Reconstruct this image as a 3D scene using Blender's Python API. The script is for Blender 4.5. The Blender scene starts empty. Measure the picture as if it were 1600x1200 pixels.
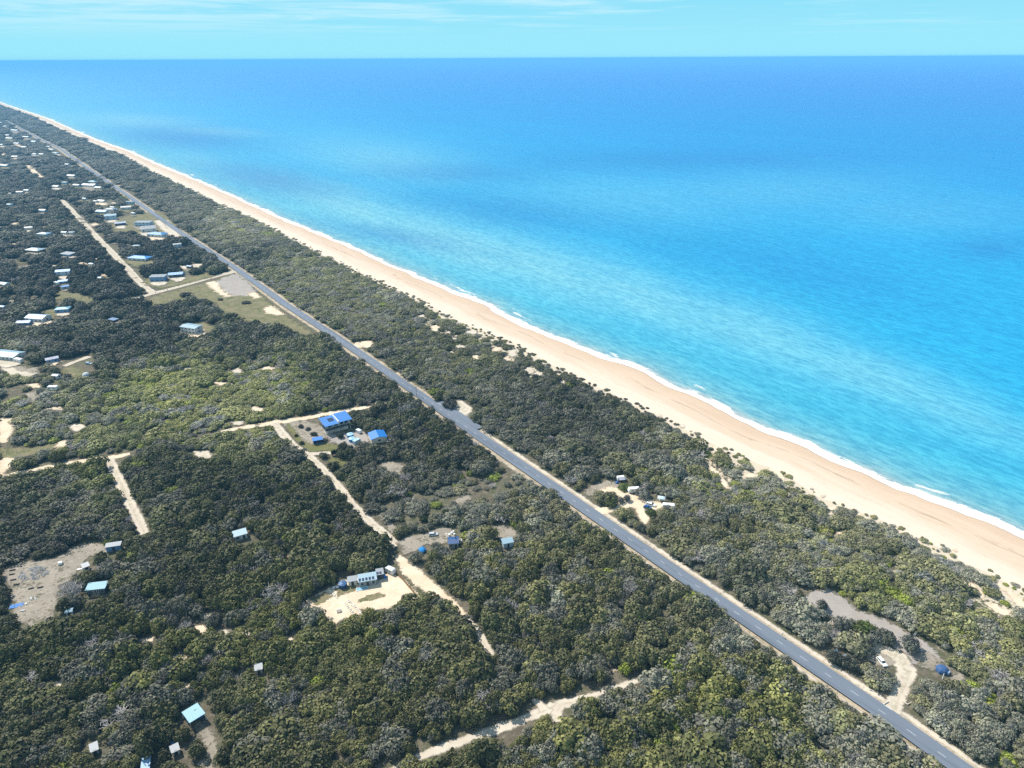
import bpy, bmesh, math, random
import numpy as np
from mathutils import Vector, Matrix, noise as mnoise
random.seed(7); RNG = np.random.default_rng(11)
R = math.radians
SC = bpy.context.scene
COL = SC.collection

# ------------------------------------------------------------------ camera
FPX, CAM_H = 1109.0, 200.0
PITCH, ROLL = math.atan((600-91)/FPX), math.atan(8/1600.0)
cam_d = bpy.data.cameras.new('camera'); cam = bpy.data.objects.new('camera', cam_d); COL.objects.link(cam)
cam_d.sensor_width = 36; cam_d.lens = FPX/1600*36; cam_d.clip_start = 1; cam_d.clip_end = 600000
cam.matrix_world = Matrix.Translation((0,0,CAM_H)) @ Matrix.Rotation(math.pi/2-PITCH,4,'X') @ Matrix.Rotation(-ROLL,4,'Z')
SC.camera = cam

def W(px, py, z=0.0):
    """a point of the land seen at pixel px, py of the 1600 x 1200 photograph, at height z"""
    x, y = (px-800)/FPX, (600-py)/FPX
    c, s = math.cos(-ROLL), math.sin(-ROLL)
    x, y = x*c-y*s, x*s+y*c
    dn = math.sin(PITCH)-math.cos(PITCH)*y; fw = math.cos(PITCH)+math.sin(PITCH)*y
    t = (CAM_H-z)/dn
    return Vector((x*t, fw*t, z))
def Ws(pts, z=0.0): return np.array([W(x,y,z)[:2] for x,y in pts])
def project(P, z=0.0):
    """pixels of an N x 2 array of ground points"""
    P = np.asarray(P, float); X, Y = P[:,0], P[:,1]; Z = np.zeros(len(P))+z-CAM_H
    dep = Y*math.cos(PITCH)-Z*math.sin(PITCH); up = Y*math.sin(PITCH)+Z*math.cos(PITCH)
    dep = np.maximum(dep, 1e-3)
    a, b = X/dep, up/dep
    c, s = math.cos(ROLL), math.sin(ROLL)
    a, b = a*c-b*s, a*s+b*c
    return np.stack([800+a*FPX, 600-b*FPX], 1)
def mpp(px, py):
    p = W(px,py); return math.sqrt(p.x**2+p.y**2+CAM_H**2)/FPX
ROAD_ANG = R(-53.5)          # the shore road runs dead straight
CROSS_ANG = ROAD_ANG+math.pi/2

# ------------------------------------------------------------------ materials
def nodes(name):
    m = bpy.data.materials.new(name); m.use_nodes = True
    nt = m.node_tree; nt.nodes.clear(); return m, nt
def N(nt, typ, **kw):
    n = nt.nodes.new(typ)
    for k, v in kw.items():
        if k.startswith('_'): setattr(n, k[1:], v)
        else:
            key = k.replace('__',' ')
            n.inputs[int(key[1:]) if key[0]=='i' and key[1:].isdigit() else key].default_value = v
    return n
def L(nt, a, ao, b, bi): nt.links.new(a.outputs[ao], b.inputs[bi])
def mixc(nt, fac, a, b, blend='MIX'):
    n = nt.nodes.new('ShaderNodeMix'); n.data_type = 'RGBA'; n.blend_type = blend
    for i, v in ((0,fac),(6,a),(7,b)):
        if isinstance(v, bpy.types.NodeSocket): nt.links.new(v, n.inputs[i])
        elif i == 0: n.inputs[0].default_value = v
        else: n.inputs[i].default_value = (*v[:3],1)
    return n.outputs[2]
def math_(nt, op, a, b=0.0, c=0.0, clamp=False):
    n = nt.nodes.new('ShaderNodeMath'); n.operation = op; n.use_clamp = clamp
    for i, v in enumerate((a,b,c)):
        if isinstance(v, bpy.types.NodeSocket): nt.links.new(v, n.inputs[i])
        else: n.inputs[i].default_value = v
    return n.outputs[0]
def smooth(nt, x, lo, hi, a=0.0, b=1.0):
    n = nt.nodes.new('ShaderNodeMapRange'); n.interpolation_type = 'SMOOTHSTEP'
    nt.links.new(x, n.inputs[0])
    for i, v in zip((1,2,3,4),(lo,hi,a,b)): n.inputs[i].default_value = v
    return n.outputs[0]
def noise_(nt, vec, scale, detail=4, rough=0.55, dist=0.0):
    n = N(nt,'ShaderNodeTexNoise', Scale=scale, Detail=detail, Roughness=rough, Distortion=dist)
    if vec is not None: nt.links.new(vec, n.inputs['Vector'])
    return n.outputs['Fac']
def worldpos(nt): return nt.nodes.new('ShaderNodeNewGeometry').outputs['Position']
def attr(nt, name, typ='GEOMETRY'):
    n = nt.nodes.new('ShaderNodeAttribute'); n.attribute_name = name; n.attribute_type = typ; return n
def finish(nt, col, rough=0.9, spec=0.2, bump=None, bstr=0.3, bdist=0.1, metal=0.0, alpha=None):
    p = N(nt,'ShaderNodeBsdfPrincipled', Roughness=rough, Metallic=metal)
    p.inputs['Specular IOR Level'].default_value = spec
    if isinstance(col, bpy.types.NodeSocket): nt.links.new(col, p.inputs['Base Color'])
    else: p.inputs['Base Color'].default_value = (*col,1)
    if bump is not None:
        b = N(nt,'ShaderNodeBump', Strength=bstr, Distance=bdist); nt.links.new(bump, b.inputs['Height']); L(nt,b,'Normal',p,'Normal')
    out = nt.nodes.new('ShaderNodeOutputMaterial'); sh = p.outputs[0]
    if alpha is not None:
        t = nt.nodes.new('ShaderNodeBsdfTransparent'); mx = nt.nodes.new('ShaderNodeMixShader')
        nt.links.new(alpha, mx.inputs[0]); nt.links.new(t.outputs[0], mx.inputs[1]); nt.links.new(sh, mx.inputs[2]); sh = mx.outputs[0]
    nt.links.new(sh, out.inputs['Surface'])
    return p
MATS = {}
def plain(name, col, rough=0.6, spec=0.3, var=0.18, scale=1.5, metal=0.0):
    """a painted or weathered surface with uneven tone"""
    if name in MATS: return MATS[name]
    m, nt = nodes(name); tc = nt.nodes.new('ShaderNodeTexCoord').outputs['Object']
    n1 = noise_(nt, tc, scale, 5, 0.65)
    c = mixc(nt, n1, [v*(1-var) for v in col], [min(v*(1+var),0.9) for v in col])
    finish(nt, c, rough, spec, metal=metal); MATS[name] = m; return m
def metal_roof(name, col, rough=0.45):
    if name in MATS: return MATS[name]
    m, nt = nodes(name); tc = nt.nodes.new('ShaderNodeTexCoord').outputs['Object']
    n1 = noise_(nt, tc, 0.6, 5, 0.7)
    c = mixc(nt, n1, [v*0.82 for v in col], [min(v*1.12,0.85) for v in col])
    w = N(nt,'ShaderNodeTexWave', Scale=1.6, _bands_direction='X'); nt.links.new(tc, w.inputs['Vector'])
    c2 = mixc(nt, smooth(nt, w.outputs['Fac'], 0.0, 0.25), [v*0.8 for v in col], c)
    finish(nt, c2, rough, 0.4, bump=w.outputs['Fac'], bstr=0.4, bdist=0.04); MATS[name] = m; return m
def boards(name, col, scale=3.0, direction='Z'):
    if name in MATS: return MATS[name]
    m, nt = nodes(name); tc = nt.nodes.new('ShaderNodeTexCoord').outputs['Object']
    w = N(nt,'ShaderNodeTexWave', Scale=scale, _bands_direction=direction, _wave_profile='SAW'); nt.links.new(tc, w.inputs['Vector'])
    n1 = noise_(nt, tc, 1.2, 4)
    c = mixc(nt, n1, [v*0.85 for v in col], [min(v*1.12,0.85) for v in col])
    c = mixc(nt, smooth(nt, w.outputs['Fac'], 0.0, 0.12), [v*0.6 for v in col], c)
    finish(nt, c, 0.75, 0.2, bump=w.outputs['Fac'], bstr=0.3, bdist=0.02); MATS[name] = m; return m

def leaf_material():
    m, nt = nodes('leaves')
    base = attr(nt,'leaf_color','INSTANCER').outputs['Color']
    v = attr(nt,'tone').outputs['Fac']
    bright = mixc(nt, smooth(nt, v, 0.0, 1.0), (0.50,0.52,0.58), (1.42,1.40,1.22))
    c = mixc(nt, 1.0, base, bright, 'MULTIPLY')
    p = N(nt,'ShaderNodeBsdfPrincipled', Roughness=0.65); p.inputs['Specular IOR Level'].default_value = 0.22
    nt.links.new(c, p.inputs['Base Color'])
    t = nt.nodes.new('ShaderNodeBsdfTranslucent'); nt.links.new(c, t.inputs['Color'])
    mx = nt.nodes.new('ShaderNodeMixShader'); mx.inputs[0].default_value = 0.18
    L(nt,p,0,mx,1); L(nt,t,0,mx,2)
    o = nt.nodes.new('ShaderNodeOutputMaterial'); L(nt,mx,0,o,'Surface'); return m
M_LEAF = leaf_material()
M_BARK = plain('bark',(0.16,0.13,0.11),0.9,0.1,0.3,3)
M_TWIG = plain('dead_wood',(0.40,0.37,0.36),0.9,0.1,0.25,2)

# ------------------------------------------------------------------ object helpers
def tag(o, label=None, cat=None, group=None, kind=None):
    if label: o['label'] = label
    if cat: o['category'] = cat
    if group: o['group'] = group
    if kind: o['kind'] = kind
    return o
def empty(name, loc, rz=0.0):
    o = bpy.data.objects.new(name, None); COL.objects.link(o); o.location = loc; o.rotation_euler = (0,0,rz)
    o.empty_display_size = 0.3; return o
def link_mesh(name, me, parent=None, loc=(0,0,0), rz=0.0):
    o = bpy.data.objects.new(name, me); COL.objects.link(o)
    o.location = loc; o.rotation_euler = (0,0,rz)
    if parent: o.parent = parent
    return o
class MB:
    """collects solids and links them as one mesh"""
    def __init__(s): s.v = []; s.f = []
    def add(s, vs, fs):
        k = len(s.v); s.v += [tuple(v) for v in vs]; s.f += [tuple(i+k for i in f) for f in fs]; return s
    def box(s, x0,x1,y0,y1,z0,z1):
        vs = [(x,y,z) for z in (z0,z1) for x,y in ((x0,y0),(x1,y0),(x1,y1),(x0,y1))]
        return s.add(vs, [(3,2,1,0),(4,5,6,7),(0,1,5,4),(1,2,6,5),(2,3,7,6),(3,0,4,7)])
    def hexa(s, vs): return s.add(vs, [(3,2,1,0),(4,5,6,7),(0,1,5,4),(1,2,6,5),(2,3,7,6),(3,0,4,7)])
    def extrude_y(s, prof, y0, y1, inset=None):
        """side profile (x,z) carried across y"""
        n = len(prof)
        a = [(x, y0, z) for x,z in prof]; b = [(x, y1, z) for x,z in prof]
        if inset:
            a = [(x, y0+inset(z), z) for x,z in prof]; b = [(x, y1-inset(z), z) for x,z in prof]
        return s.add(a+b, [tuple(range(n))[::1], tuple(range(2*n-1,n-1,-1))]+[(i,n+i,n+(i+1)%n,(i+1)%n) for i in range(n)])
    def cyl(s, p0, p1, r0, r1=None, n=12, cap=True):
        p0, p1 = Vector(p0), Vector(p1); r1 = r0 if r1 is None else r1
        d = (p1-p0).normalized(); a = d.orthogonal().normalized(); b = d.cross(a)
        ring = lambda p, r: [p+(a*math.cos(2*math.pi*i/n)+b*math.sin(2*math.pi*i/n))*r for i in range(n)]
        fs = [(i,(i+1)%n,n+(i+1)%n,n+i) for i in range(n)]
        if cap: fs += [tuple(range(n-1,-1,-1)), tuple(range(n,2*n))]
        return s.add(ring(p0,r0)+ring(p1,r1), fs)
    def lathe(s, prof, n=20, c=(0,0)):
        vs = [(c[0]+r*math.cos(2*math.pi*i/n), c[1]+r*math.sin(2*math.pi*i/n), z) for r,z in prof for i in range(n)]
        fs = [(k*n+i,k*n+(i+1)%n,(k+1)*n+(i+1)%n,(k+1)*n+i) for k in range(len(prof)-1) for i in range(n)]
        return s.add(vs, fs+[tuple(range(n-1,-1,-1)), tuple(range((len(prof)-1)*n,len(prof)*n))])
    def rock(s, c, r, seed, flat=0.7):
        rr = random.Random(seed); bm = bmesh.new(); bmesh.ops.create_icosphere(bm, subdivisions=1, radius=1)
        sx, sy = r*rr.uniform(.8,1.3), r*rr.uniform(.8,1.3)
        vs = [(c[0]+v.co.x*sx*rr.uniform(.8,1.15), c[1]+v.co.y*sy*rr.uniform(.8,1.15), c[2]+max(v.co.z,-.5)*r*flat*rr.uniform(.8,1.2)) for v in bm.verts]
        fs = [tuple(v.index for v in f.verts) for f in bm.faces]; bm.free(); return s.add(vs, fs)
    def mesh(s, name, mat, bevel=0.0, smooth_=False):
        me = bpy.data.meshes.new(name); me.from_pydata(s.v, [], s.f)
        bm = bmesh.new(); bm.from_mesh(me); bmesh.ops.recalc_face_normals(bm, faces=bm.faces)
        if bevel: bmesh.ops.bevel(bm, geom=[e for e in bm.edges if e.is_manifold and e.calc_face_angle(0) > 0.5], offset=bevel, segments=2, affect='EDGES', clamp_overlap=True)
        if smooth_:
            for f in bm.faces: f.smooth = True
        bm.to_mesh(me); bm.free()
        if mat: me.materials.append(mat)
        return me
    def build(s, name, mat, parent=None, loc=(0,0,0), rz=0.0, bevel=0.0, smooth_=False):
        return link_mesh(name, s.mesh(name, mat, bevel, smooth_), parent, loc, rz)

# ------------------------------------------------------------------ coast
VEG = [(0,164.4),(28.8,173.8),(53.8,183),(75,193),(100,205),(125,216),(150,226),(175,237),(200,247),(250,272),(300,296),(332,312),(400,342),(450,367),(512,400),(560,423),(610,446),(660,470),(710,497),(760,517),(810,538),(860,567),(910,591),(960,614),(1010,637),(1060,662),(1097,680),(1122,694),(1172,715),(1200,727),(1237,745),(1287,774),(1325,791),(1375,808),(1425,832),(1475,856),(1520,881),(1562,897),(1600,920)]
FOAM = [(0,160.5),(28.8,170),(50,177),(75,185.5),(100,197),(125,208),(150,218.5),(175,227.5),(200,236),(212,242),(262,264),(307,282),(350,301),(400,324),(450,347),(500,367),(550,388),(600,411),(660,437),(710,459),(760,476),(785,494),(810,507),(847,521),(885,537),(922,551),(952,562),(1010,582),(1035,599),(1072,615),(1110,632),(1147,651),(1172,662),(1192,674),(1235,690),(1260,700),(1300,720),(1350,737),(1400,763),(1425,770),(1450,781),(1500,797),(1550,817),(1600,844)]
SEA_Z = -2.0
def interp(tab, x): return float(np.interp(x, [a for a,_ in tab], [b for _,b in tab]))
xs = list(np.arange(0,200,10))+list(np.arange(200,1601,12))
veg = np.array([W(x, interp(VEG,x), 0.0)[:2] for x in xs]); shore = np.array([W(x, interp(FOAM,x), SEA_Z)[:2] for x in xs])
COAST_DIR = np.array([math.cos(ROAD_ANG), math.sin(ROAD_ANG)]); SEAWARD = np.array([-COAST_DIR[1], COAST_DIR[0]])  # to the right of the road
if SEAWARD[0] < 0: SEAWARD = -SEAWARD
# work in coast axes: s along the coast (towards the camera), n out to sea
def to_sn(P): P = np.asarray(P); return np.stack([P@COAST_DIR, P@SEAWARD], -1)
def from_sn(s, n): return np.stack([np.asarray(s)*COAST_DIR[0]+np.asarray(n)*SEAWARD[0], np.asarray(s)*COAST_DIR[1]+np.asarray(n)*SEAWARD[1]], -1)
vs_, sh_ = to_sn(veg), to_sn(shore)
def nveg(s): return np.interp(s, vs_[:,0], vs_[:,1])
def nshore(s): return np.interp(s, sh_[:,0], sh_[:,1])
S0, S1 = vs_[0,0], max(vs_[-1,0], sh_[-1,0])
def fbm(s, sc, seed): return mnoise.fractal(Vector((s/sc, seed*7.3, 0)), 1.0, 2.0, 3)
S_near = list(np.arange(S1+400, -1100, -4))+list(np.arange(-1100, S0, -15))+[S0-500,S0-1500,S0-4000,S0-10000,S0-30000,S0-160000]
S_near = np.array(S_near)
def edge_n(s): return nveg(s)+fbm(s,14,1)*1.6+fbm(s,5,2)*0.8
def water_n(s): return nshore(s)+fbm(s,45,3)*2.6+fbm(s,15,8)*1.3
NV = np.array([edge_n(s) for s in S_near]); NS = np.array([water_n(s) for s in S_near])

def strip_mesh(name, S, rows, zs, attrs, mat):
    """rows: list of n-arrays along S; attrs: name -> list of arrays"""
    nr, ns = len(rows), len(S); V = []
    for r, z in zip(rows, zs):
        p = from_sn(S, r); zz = z if hasattr(z,'__len__') else [z]*ns
        V += [(p[i,0],p[i,1],zz[i]) for i in range(ns)]
    F = [(k*ns+i, k*ns+i+1, (k+1)*ns+i+1, (k+1)*ns+i) for k in range(nr-1) for i in range(ns-1)]
    me = bpy.data.meshes.new(name); me.from_pydata(V, [], F)
    for an, av in attrs.items():
        a = me.attributes.new(an,'FLOAT','POINT'); a.data.foreach_set('value', np.concatenate([np.broadcast_to(np.asarray(q,float), ns) for q in av]))
    bm = bmesh.new(); bm.from_mesh(me); bmesh.ops.recalc_face_normals(bm, faces=bm.faces)
    if sum(f.normal.z for f in bm.faces) < 0: bmesh.ops.reverse_faces(bm, faces=bm.faces)
    for f in bm.faces: f.smooth = True
    bm.to_mesh(me); bm.free(); me.materials.append(mat); return me

# ground
def ground_mat():
    m, nt = nodes('bush_floor'); p = worldpos(nt)
    n1, n2, n3 = noise_(nt,p,0.035,4), noise_(nt,p,0.35,5,0.65), noise_(nt,p,2.2,4,0.6)
    c = mixc(nt, smooth(nt,n1,0.38,0.62), (0.125,0.105,0.075), (0.095,0.105,0.05))
    c = mixc(nt, smooth(nt,n2,0.42,0.62), c, (0.20,0.17,0.125))
    c = mixc(nt, smooth(nt,n2,0.62,0.74), c, (0.38,0.32,0.24))
    c = mixc(nt, math_(nt,'MULTIPLY',n3,0.6), c, (0.07,0.065,0.045))
    du = attr(nt,'dune').outputs['Fac']; k = math_(nt,'ADD', du, math_(nt,'MULTIPLY', math_(nt,'SUBTRACT',n2,0.5), 1.6))
    c = mixc(nt, smooth(nt,k,0.42,0.62), c, (0.56,0.48,0.37))
    finish(nt, c, 0.95, 0.1, bump=n3, bstr=0.6, bdist=0.25); return m
me = strip_mesh('ground', S_near, [NV-90000, NV-9000, NV-1500, NV-400, NV-70, NV-25, NV-8, NV], [0]*8, {'dune':[0,0,0,0,0.15,0.45,0.7,0.95]}, ground_mat())
tag(link_mesh('ground', me), kind='structure')
# beach
def beach_mat():
    m, nt = nodes('beach_sand'); p = worldpos(nt); u = attr(nt,'across').outputs['Fac']
    mp = N(nt,'ShaderNodeMapping'); mp.inputs['Rotation'].default_value = (0,0,-ROAD_ANG); nt.links.new(p, mp.inputs['Vector'])
    st = N(nt,'ShaderNodeMapping'); st.inputs['Scale'].default_value = (0.12,1,1); nt.links.new(mp.outputs[0], st.inputs['Vector'])
    n1, n2 = noise_(nt, st.outputs[0], 0.09, 5, 0.6), noise_(nt, p, 0.5, 5, 0.7)
    uu = math_(nt,'ADD',u,math_(nt,'MULTIPLY',math_(nt,'SUBTRACT',n1,0.5),0.9))
    c = mixc(nt, smooth(nt,uu,0.12,0.5), (0.70,0.585,0.475), (0.62,0.475,0.36))
    c = mixc(nt, smooth(nt,uu,0.55,0.9), c, (0.555,0.41,0.295))
    c = mixc(nt, smooth(nt,u,0.93,1.0), c, (0.34,0.25,0.18))
    c = mixc(nt, math_(nt,'MULTIPLY',n2,0.3), c, (0.45,0.34,0.23))
    n5 = noise_(nt, st.outputs[0], 0.45, 4, 0.7)
    c = mixc(nt, math_(nt,'MULTIPLY',smooth(nt,n5,0.5,0.7),0.4), c, (0.50,0.36,0.25))
    wl = math_(nt,'ADD', u, math_(nt,'MULTIPLY',math_(nt,'SUBTRACT',n1,0.5),0.5)); b1 = math_(nt,'MULTIPLY', smooth(nt,wl,0.56,0.585), smooth(nt,wl,0.63,0.60)); c = mixc(nt, math_(nt,'MULTIPLY',math_(nt,'MULTIPLY',b1,smooth(nt,n5,0.4,0.6)),0.55), c, (0.28,0.20,0.13))
    r = smooth(nt,u,0.9,1.0,0.9,0.35)
    pr = finish(nt, c, 0.9, 0.25, bump=n2, bstr=0.25, bdist=0.3); nt.links.new(r, pr.inputs['Roughness']); return m
rows, zs, at = [], [], []
for t, z in ((-0.06,0.05),(0.0,0.35),(0.12,0.1),(0.3,-0.4),(0.55,-0.9),(0.8,-1.45),(0.95,-1.9),(1.0,-2.03),(1.15,-2.4),(2.2,-5.0)):
    rows.append(NV+(NS-NV)*t); zs.append(z); at.append(t)
me = strip_mesh('beach', S_near, rows, zs, {'across': at}, beach_mat())
tag(link_mesh('beach', me), kind='structure')
# sea
OFF = [-1.0,0,1.5,3,5,8,12,17,24,32,42,55,70,90,115,145,180,220,270,330,400,480,580,700,850,1050,1300,1700,2300,3200,4600,7000,11000,18000,32000,60000,110000,180000]
PLUME = [  # shoals of pale sand stirred up off the beach: px, py, rx, ry, tilt, strength
    (600,250,150,34,8,.55),(215,190,100,12,3,.6),(330,205,90,8,4,.62),(470,290,150,18,8,.7),(560,330,170,32,18,.9),(700,378,200,38,18,.95),(850,420,200,40,20,.85),(1010,465,200,40,22,.75),(1180,520,210,42,20,.7),(1340,580,220,36,18,.65),(980,310,240,40,4,.32),(1200,300,240,36,0,.30),(1420,330,220,34,3,.25),(320,255,60,16,12,.4),(1480,640,200,30,20,.5)]
DEEPS = [(280,215,120,20,4,.7),(420,280,120,22,9,.7),(620,370,130,14,10,.55),(800,330,200,25,8,.5),(720,270,160,18,0,.5),(1060,250,260,18,0,.5),(1540,395,60,14,5,.8),(1250,420,220,45,14,.35),(1050,380,180,30,16,.3)]
def sea_mat():
    m, nt = nodes('sea_water'); p = worldpos(nt)
    d = attr(nt,'offshore').outputs['Fac']; pl = attr(nt,'shoal').outputs['Fac']; dp = attr(nt,'deep').outputs['Fac']
    rot = N(nt,'ShaderNodeMapping'); rot.inputs['Rotation'].default_value = (0,0,-ROAD_ANG); nt.links.new(p, rot.inputs['Vector'])
    st = N(nt,'ShaderNodeMapping'); st.inputs['Scale'].default_value = (0.3,1,1); nt.links.new(rot.outputs[0], st.inputs['Vector'])
    n1, n2 = noise_(nt, st.outputs[0], 0.006, 5, 0.6, 0.4), noise_(nt, st.outputs[0], 0.03, 4, 0.6)
    lg = math_(nt,'LOGARITHM', math_(nt,'MAXIMUM',d,1.0), 10.0)
    lg = math_(nt,'ADD', lg, math_(nt,'MULTIPLY', math_(nt,'SUBTRACT',n1,0.5), 0.45))
    rp = nt.nodes.new('ShaderNodeValToRGB'); nt.links.new(math_(nt,'DIVIDE',lg,4.6), rp.inputs[0])
    cr = rp.color_ramp; stops = [(0.12,(0.33,0.37,0.36)),(0.24,(0.13,0.33,0.39)),(0.36,(0.045,0.315,0.45)),(0.48,(0.016,0.29,0.49)),(0.60,(0.013,0.265,0.50)),(0.70,(0.014,0.21,0.47)),(0.82,(0.03,0.165,0.43)),(1.0,(0.035,0.14,0.38))]
    while len(cr.elements) < len(stops): cr.elements.new(0.5)
    for e, (q, c) in zip(cr.elements, stops): e.position = q; e.color = (*c,1)
    c = mixc(nt, math_(nt,'MULTIPLY',pl,math_(nt,'ADD',math_(nt,'MULTIPLY',n2,0.5),0.62)), rp.outputs[0], (0.17,0.42,0.475))
    c = mixc(nt, math_(nt,'MULTIPLY',dp,0.85), c, (0.015,0.13,0.34))
    # wind ripples and grain
    n3, n4 = noise_(nt, st.outputs[0], 0.35, 4, 0.7), noise_(nt, p, 0.9, 3, 0.7)
    c = mixc(nt, smooth(nt,n3,0.3,0.7), mixc(nt,1.0,c,(0.66,0.80,0.88),'MULTIPLY'), mixc(nt,1.0,c,(1.4,1.2,1.13),'MULTIPLY'))
    sw = N(nt,'ShaderNodeTexWave', Scale=0.011, Distortion=16.0, Detail=4.0, _bands_direction='Y'); sw.inputs['Detail Scale'].default_value = 1.2; nt.links.new(st.outputs[0], sw.inputs['Vector'])
    c = mixc(nt, smooth(nt,sw.outputs['Fac'],0.35,0.95), c, mixc(nt,1.0,c,(1.14,1.06,1.03),'MULTIPLY'))
    c = mixc(nt, smooth(nt,n4,0.58,0.75), c, mixc(nt,1.0,c,(1.5,1.3,1.2),'MULTIPLY'))
    c = mixc(nt, smooth(nt,n4,0.42,0.28), c, mixc(nt,1.0,c,(0.7,0.8,0.86),'MULTIPLY'))
    h = math_(nt,'ADD',n3,math_(nt,'MULTIPLY',n4,0.4))
    pr = finish(nt, c, 0.4, 0.12, bump=h, bstr=0.5, bdist=0.5); return m
rows = [NS+o for o in OFF]; ns = len(S_near)
offs = [np.full(ns, max(o,0.5)) for o in OFF]
shoal, deep = [], []
for r in rows:
    px = project(from_sn(S_near, r), SEA_Z)
    def blobs(tab):
        acc = np.zeros(ns)
        for (x,y,rx,ry,tl,st) in tab:
            a = R(tl); dx, dy = px[:,0]-x, px[:,1]-y
            u, v = dx*math.cos(a)+dy*math.sin(a), -dx*math.sin(a)+dy*math.cos(a)
            acc = np.maximum(acc, st*np.exp(-(u/rx)**2-(v/ry)**2))
        return acc
    shoal.append(blobs(PLUME)); deep.append(blobs(DEEPS))
me = strip_mesh('sea', S_near, rows, [SEA_Z]*len(rows), {'offshore':offs,'shoal':shoal,'deep':deep}, sea_mat())
tag(link_mesh('sea', me), kind='structure')
# surf
def foam_mat():
    m, nt = nodes('surf_foam'); p = worldpos(nt); u = attr(nt,'reach').outputs['Fac']
    rot = N(nt,'ShaderNodeMapping'); rot.inputs['Rotation'].default_value = (0,0,-ROAD_ANG); nt.links.new(p, rot.inputs['Vector'])
    st = N(nt,'ShaderNodeMapping'); st.inputs['Scale'].default_value = (0.35,1,1); nt.links.new(rot.outputs[0], st.inputs['Vector'])
    n0, n1, n2 = noise_(nt, st.outputs[0], 0.035, 3), noise_(nt, st.outputs[0], 0.22, 5, 0.65, 0.6), noise_(nt, p, 1.3, 4, 0.7)
    f = math_(nt,'ADD', smooth(nt,u,0.0,0.06), math_(nt,'MULTIPLY',u,-2.1))          # 1 at the swash line, falling seaward
    f = math_(nt,'ADD', f, math_(nt,'MULTIPLY',math_(nt,'SUBTRACT',n0,0.45),1.1))
    f = math_(nt,'ADD', f, math_(nt,'MULTIPLY',math_(nt,'SUBTRACT',n1,0.5),1.5))
    f = math_(nt,'ADD', f, math_(nt,'MULTIPLY',math_(nt,'SUBTRACT',n2,0.5),0.6))
    o1 = math_(nt,'MULTIPLY', smooth(nt,u,0.50,0.60), smooth(nt,u,0.84,0.66))
    f2 = math_(nt,'ADD', math_(nt,'MULTIPLY',o1,0.14), math_(nt,'ADD', math_(nt,'MULTIPLY',math_(nt,'SUBTRACT',n0,0.5),1.5), math_(nt,'MULTIPLY',math_(nt,'SUBTRACT',n1,0.5),1.1)))
    f = math_(nt,'MAXIMUM', f, math_(nt,'MULTIPLY', f2, smooth(nt,o1,0.0,0.2)))
    a = math_(nt,'MULTIPLY', smooth(nt,f,0.26,0.54), smooth(nt,u,0.0,0.03))
    a = math_(nt,'MULTIPLY', a, smooth(nt,u,0.97,0.8))
    finish(nt, (0.86,0.88,0.89), 0.7, 0.2, bump=n2, bstr=0.5, bdist=0.2, alpha=a); return m
sel = S_near > S0-1500; SF = S_near[sel]; NF = NS[sel]
wid = np.array([21+7*fbm(s,48,5)+4*fbm(s,17,6) for s in SF])
rows = [NF-1.6+wid*t for t in (0,0.05,0.2,0.4,0.6,0.8,1.0)]
me = strip_mesh('surf', SF, rows, [-1.88,-1.86,-1.82,-1.82,-1.84,-1.86,-1.88], {'reach':[0,0.05,0.2,0.4,0.6,0.8,1.0]}, foam_mat())
tag(link_mesh('surf', me), label='white surf washing along the water edge of the beach', cat='surf', kind='stuff')

# ------------------------------------------------------------------ roads, tracks and clearings as thin sheets with ragged edges
PATCHES = []   # (polygon or polyline, half width) kept for placing the bush
LAYER = [0.02]
def patch_mat(name, c1, c2, c3, rough_edge=1.6, sc=0.5, debris=0.0, dc=(0.085,0.08,0.045)):
    m, nt = nodes(name); p = worldpos(nt); sd = attr(nt,'edge').outputs['Fac']
    n0, n1, n2 = noise_(nt,p,0.12,4), noise_(nt,p,sc,5,0.7), noise_(nt,p,2.5,4,0.65)
    c = mixc(nt, smooth(nt,n0,0.35,0.65), c1, c2)
    c = mixc(nt, smooth(nt,n1,0.52,0.72), c, c3)
    c = mixc(nt, math_(nt,'MULTIPLY',n2,0.3), c, [v*0.6 for v in c1])
    if debris:
        n3, n4 = noise_(nt,p,0.75,6,0.7), noise_(nt,p,0.16,3)
        k = math_(nt,'ADD', n3, math_(nt,'MULTIPLY', math_(nt,'SUBTRACT',n4,0.5), 0.7))
        c = mixc(nt, math_(nt,'MULTIPLY',smooth(nt,k,0.53,0.63),debris), c, dc)
    if name == 'sandy_track':
        mid_ = math_(nt,'MULTIPLY', smooth(nt,sd,-1.35,-1.8), smooth(nt,n1,0.38,0.6)); c = mixc(nt, math_(nt,'MULTIPLY',mid_,0.5), c, (0.30,0.26,0.17))
    e = math_(nt,'ADD', sd, math_(nt,'MULTIPLY',math_(nt,'SUBTRACT',n1,0.5),rough_edge*3))
    e = math_(nt,'ADD', e, math_(nt,'MULTIPLY',math_(nt,'SUBTRACT',n2,0.5),rough_edge))
    e = math_(nt,'ADD', e, math_(nt,'MULTIPLY',math_(nt,'SUBTRACT',n0,0.5),rough_edge*2.2))
    finish(nt, c, 0.95, 0.1, bump=n2, bstr=0.4, bdist=0.15, alpha=smooth(nt,e,0.55,-0.55)); return m
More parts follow.
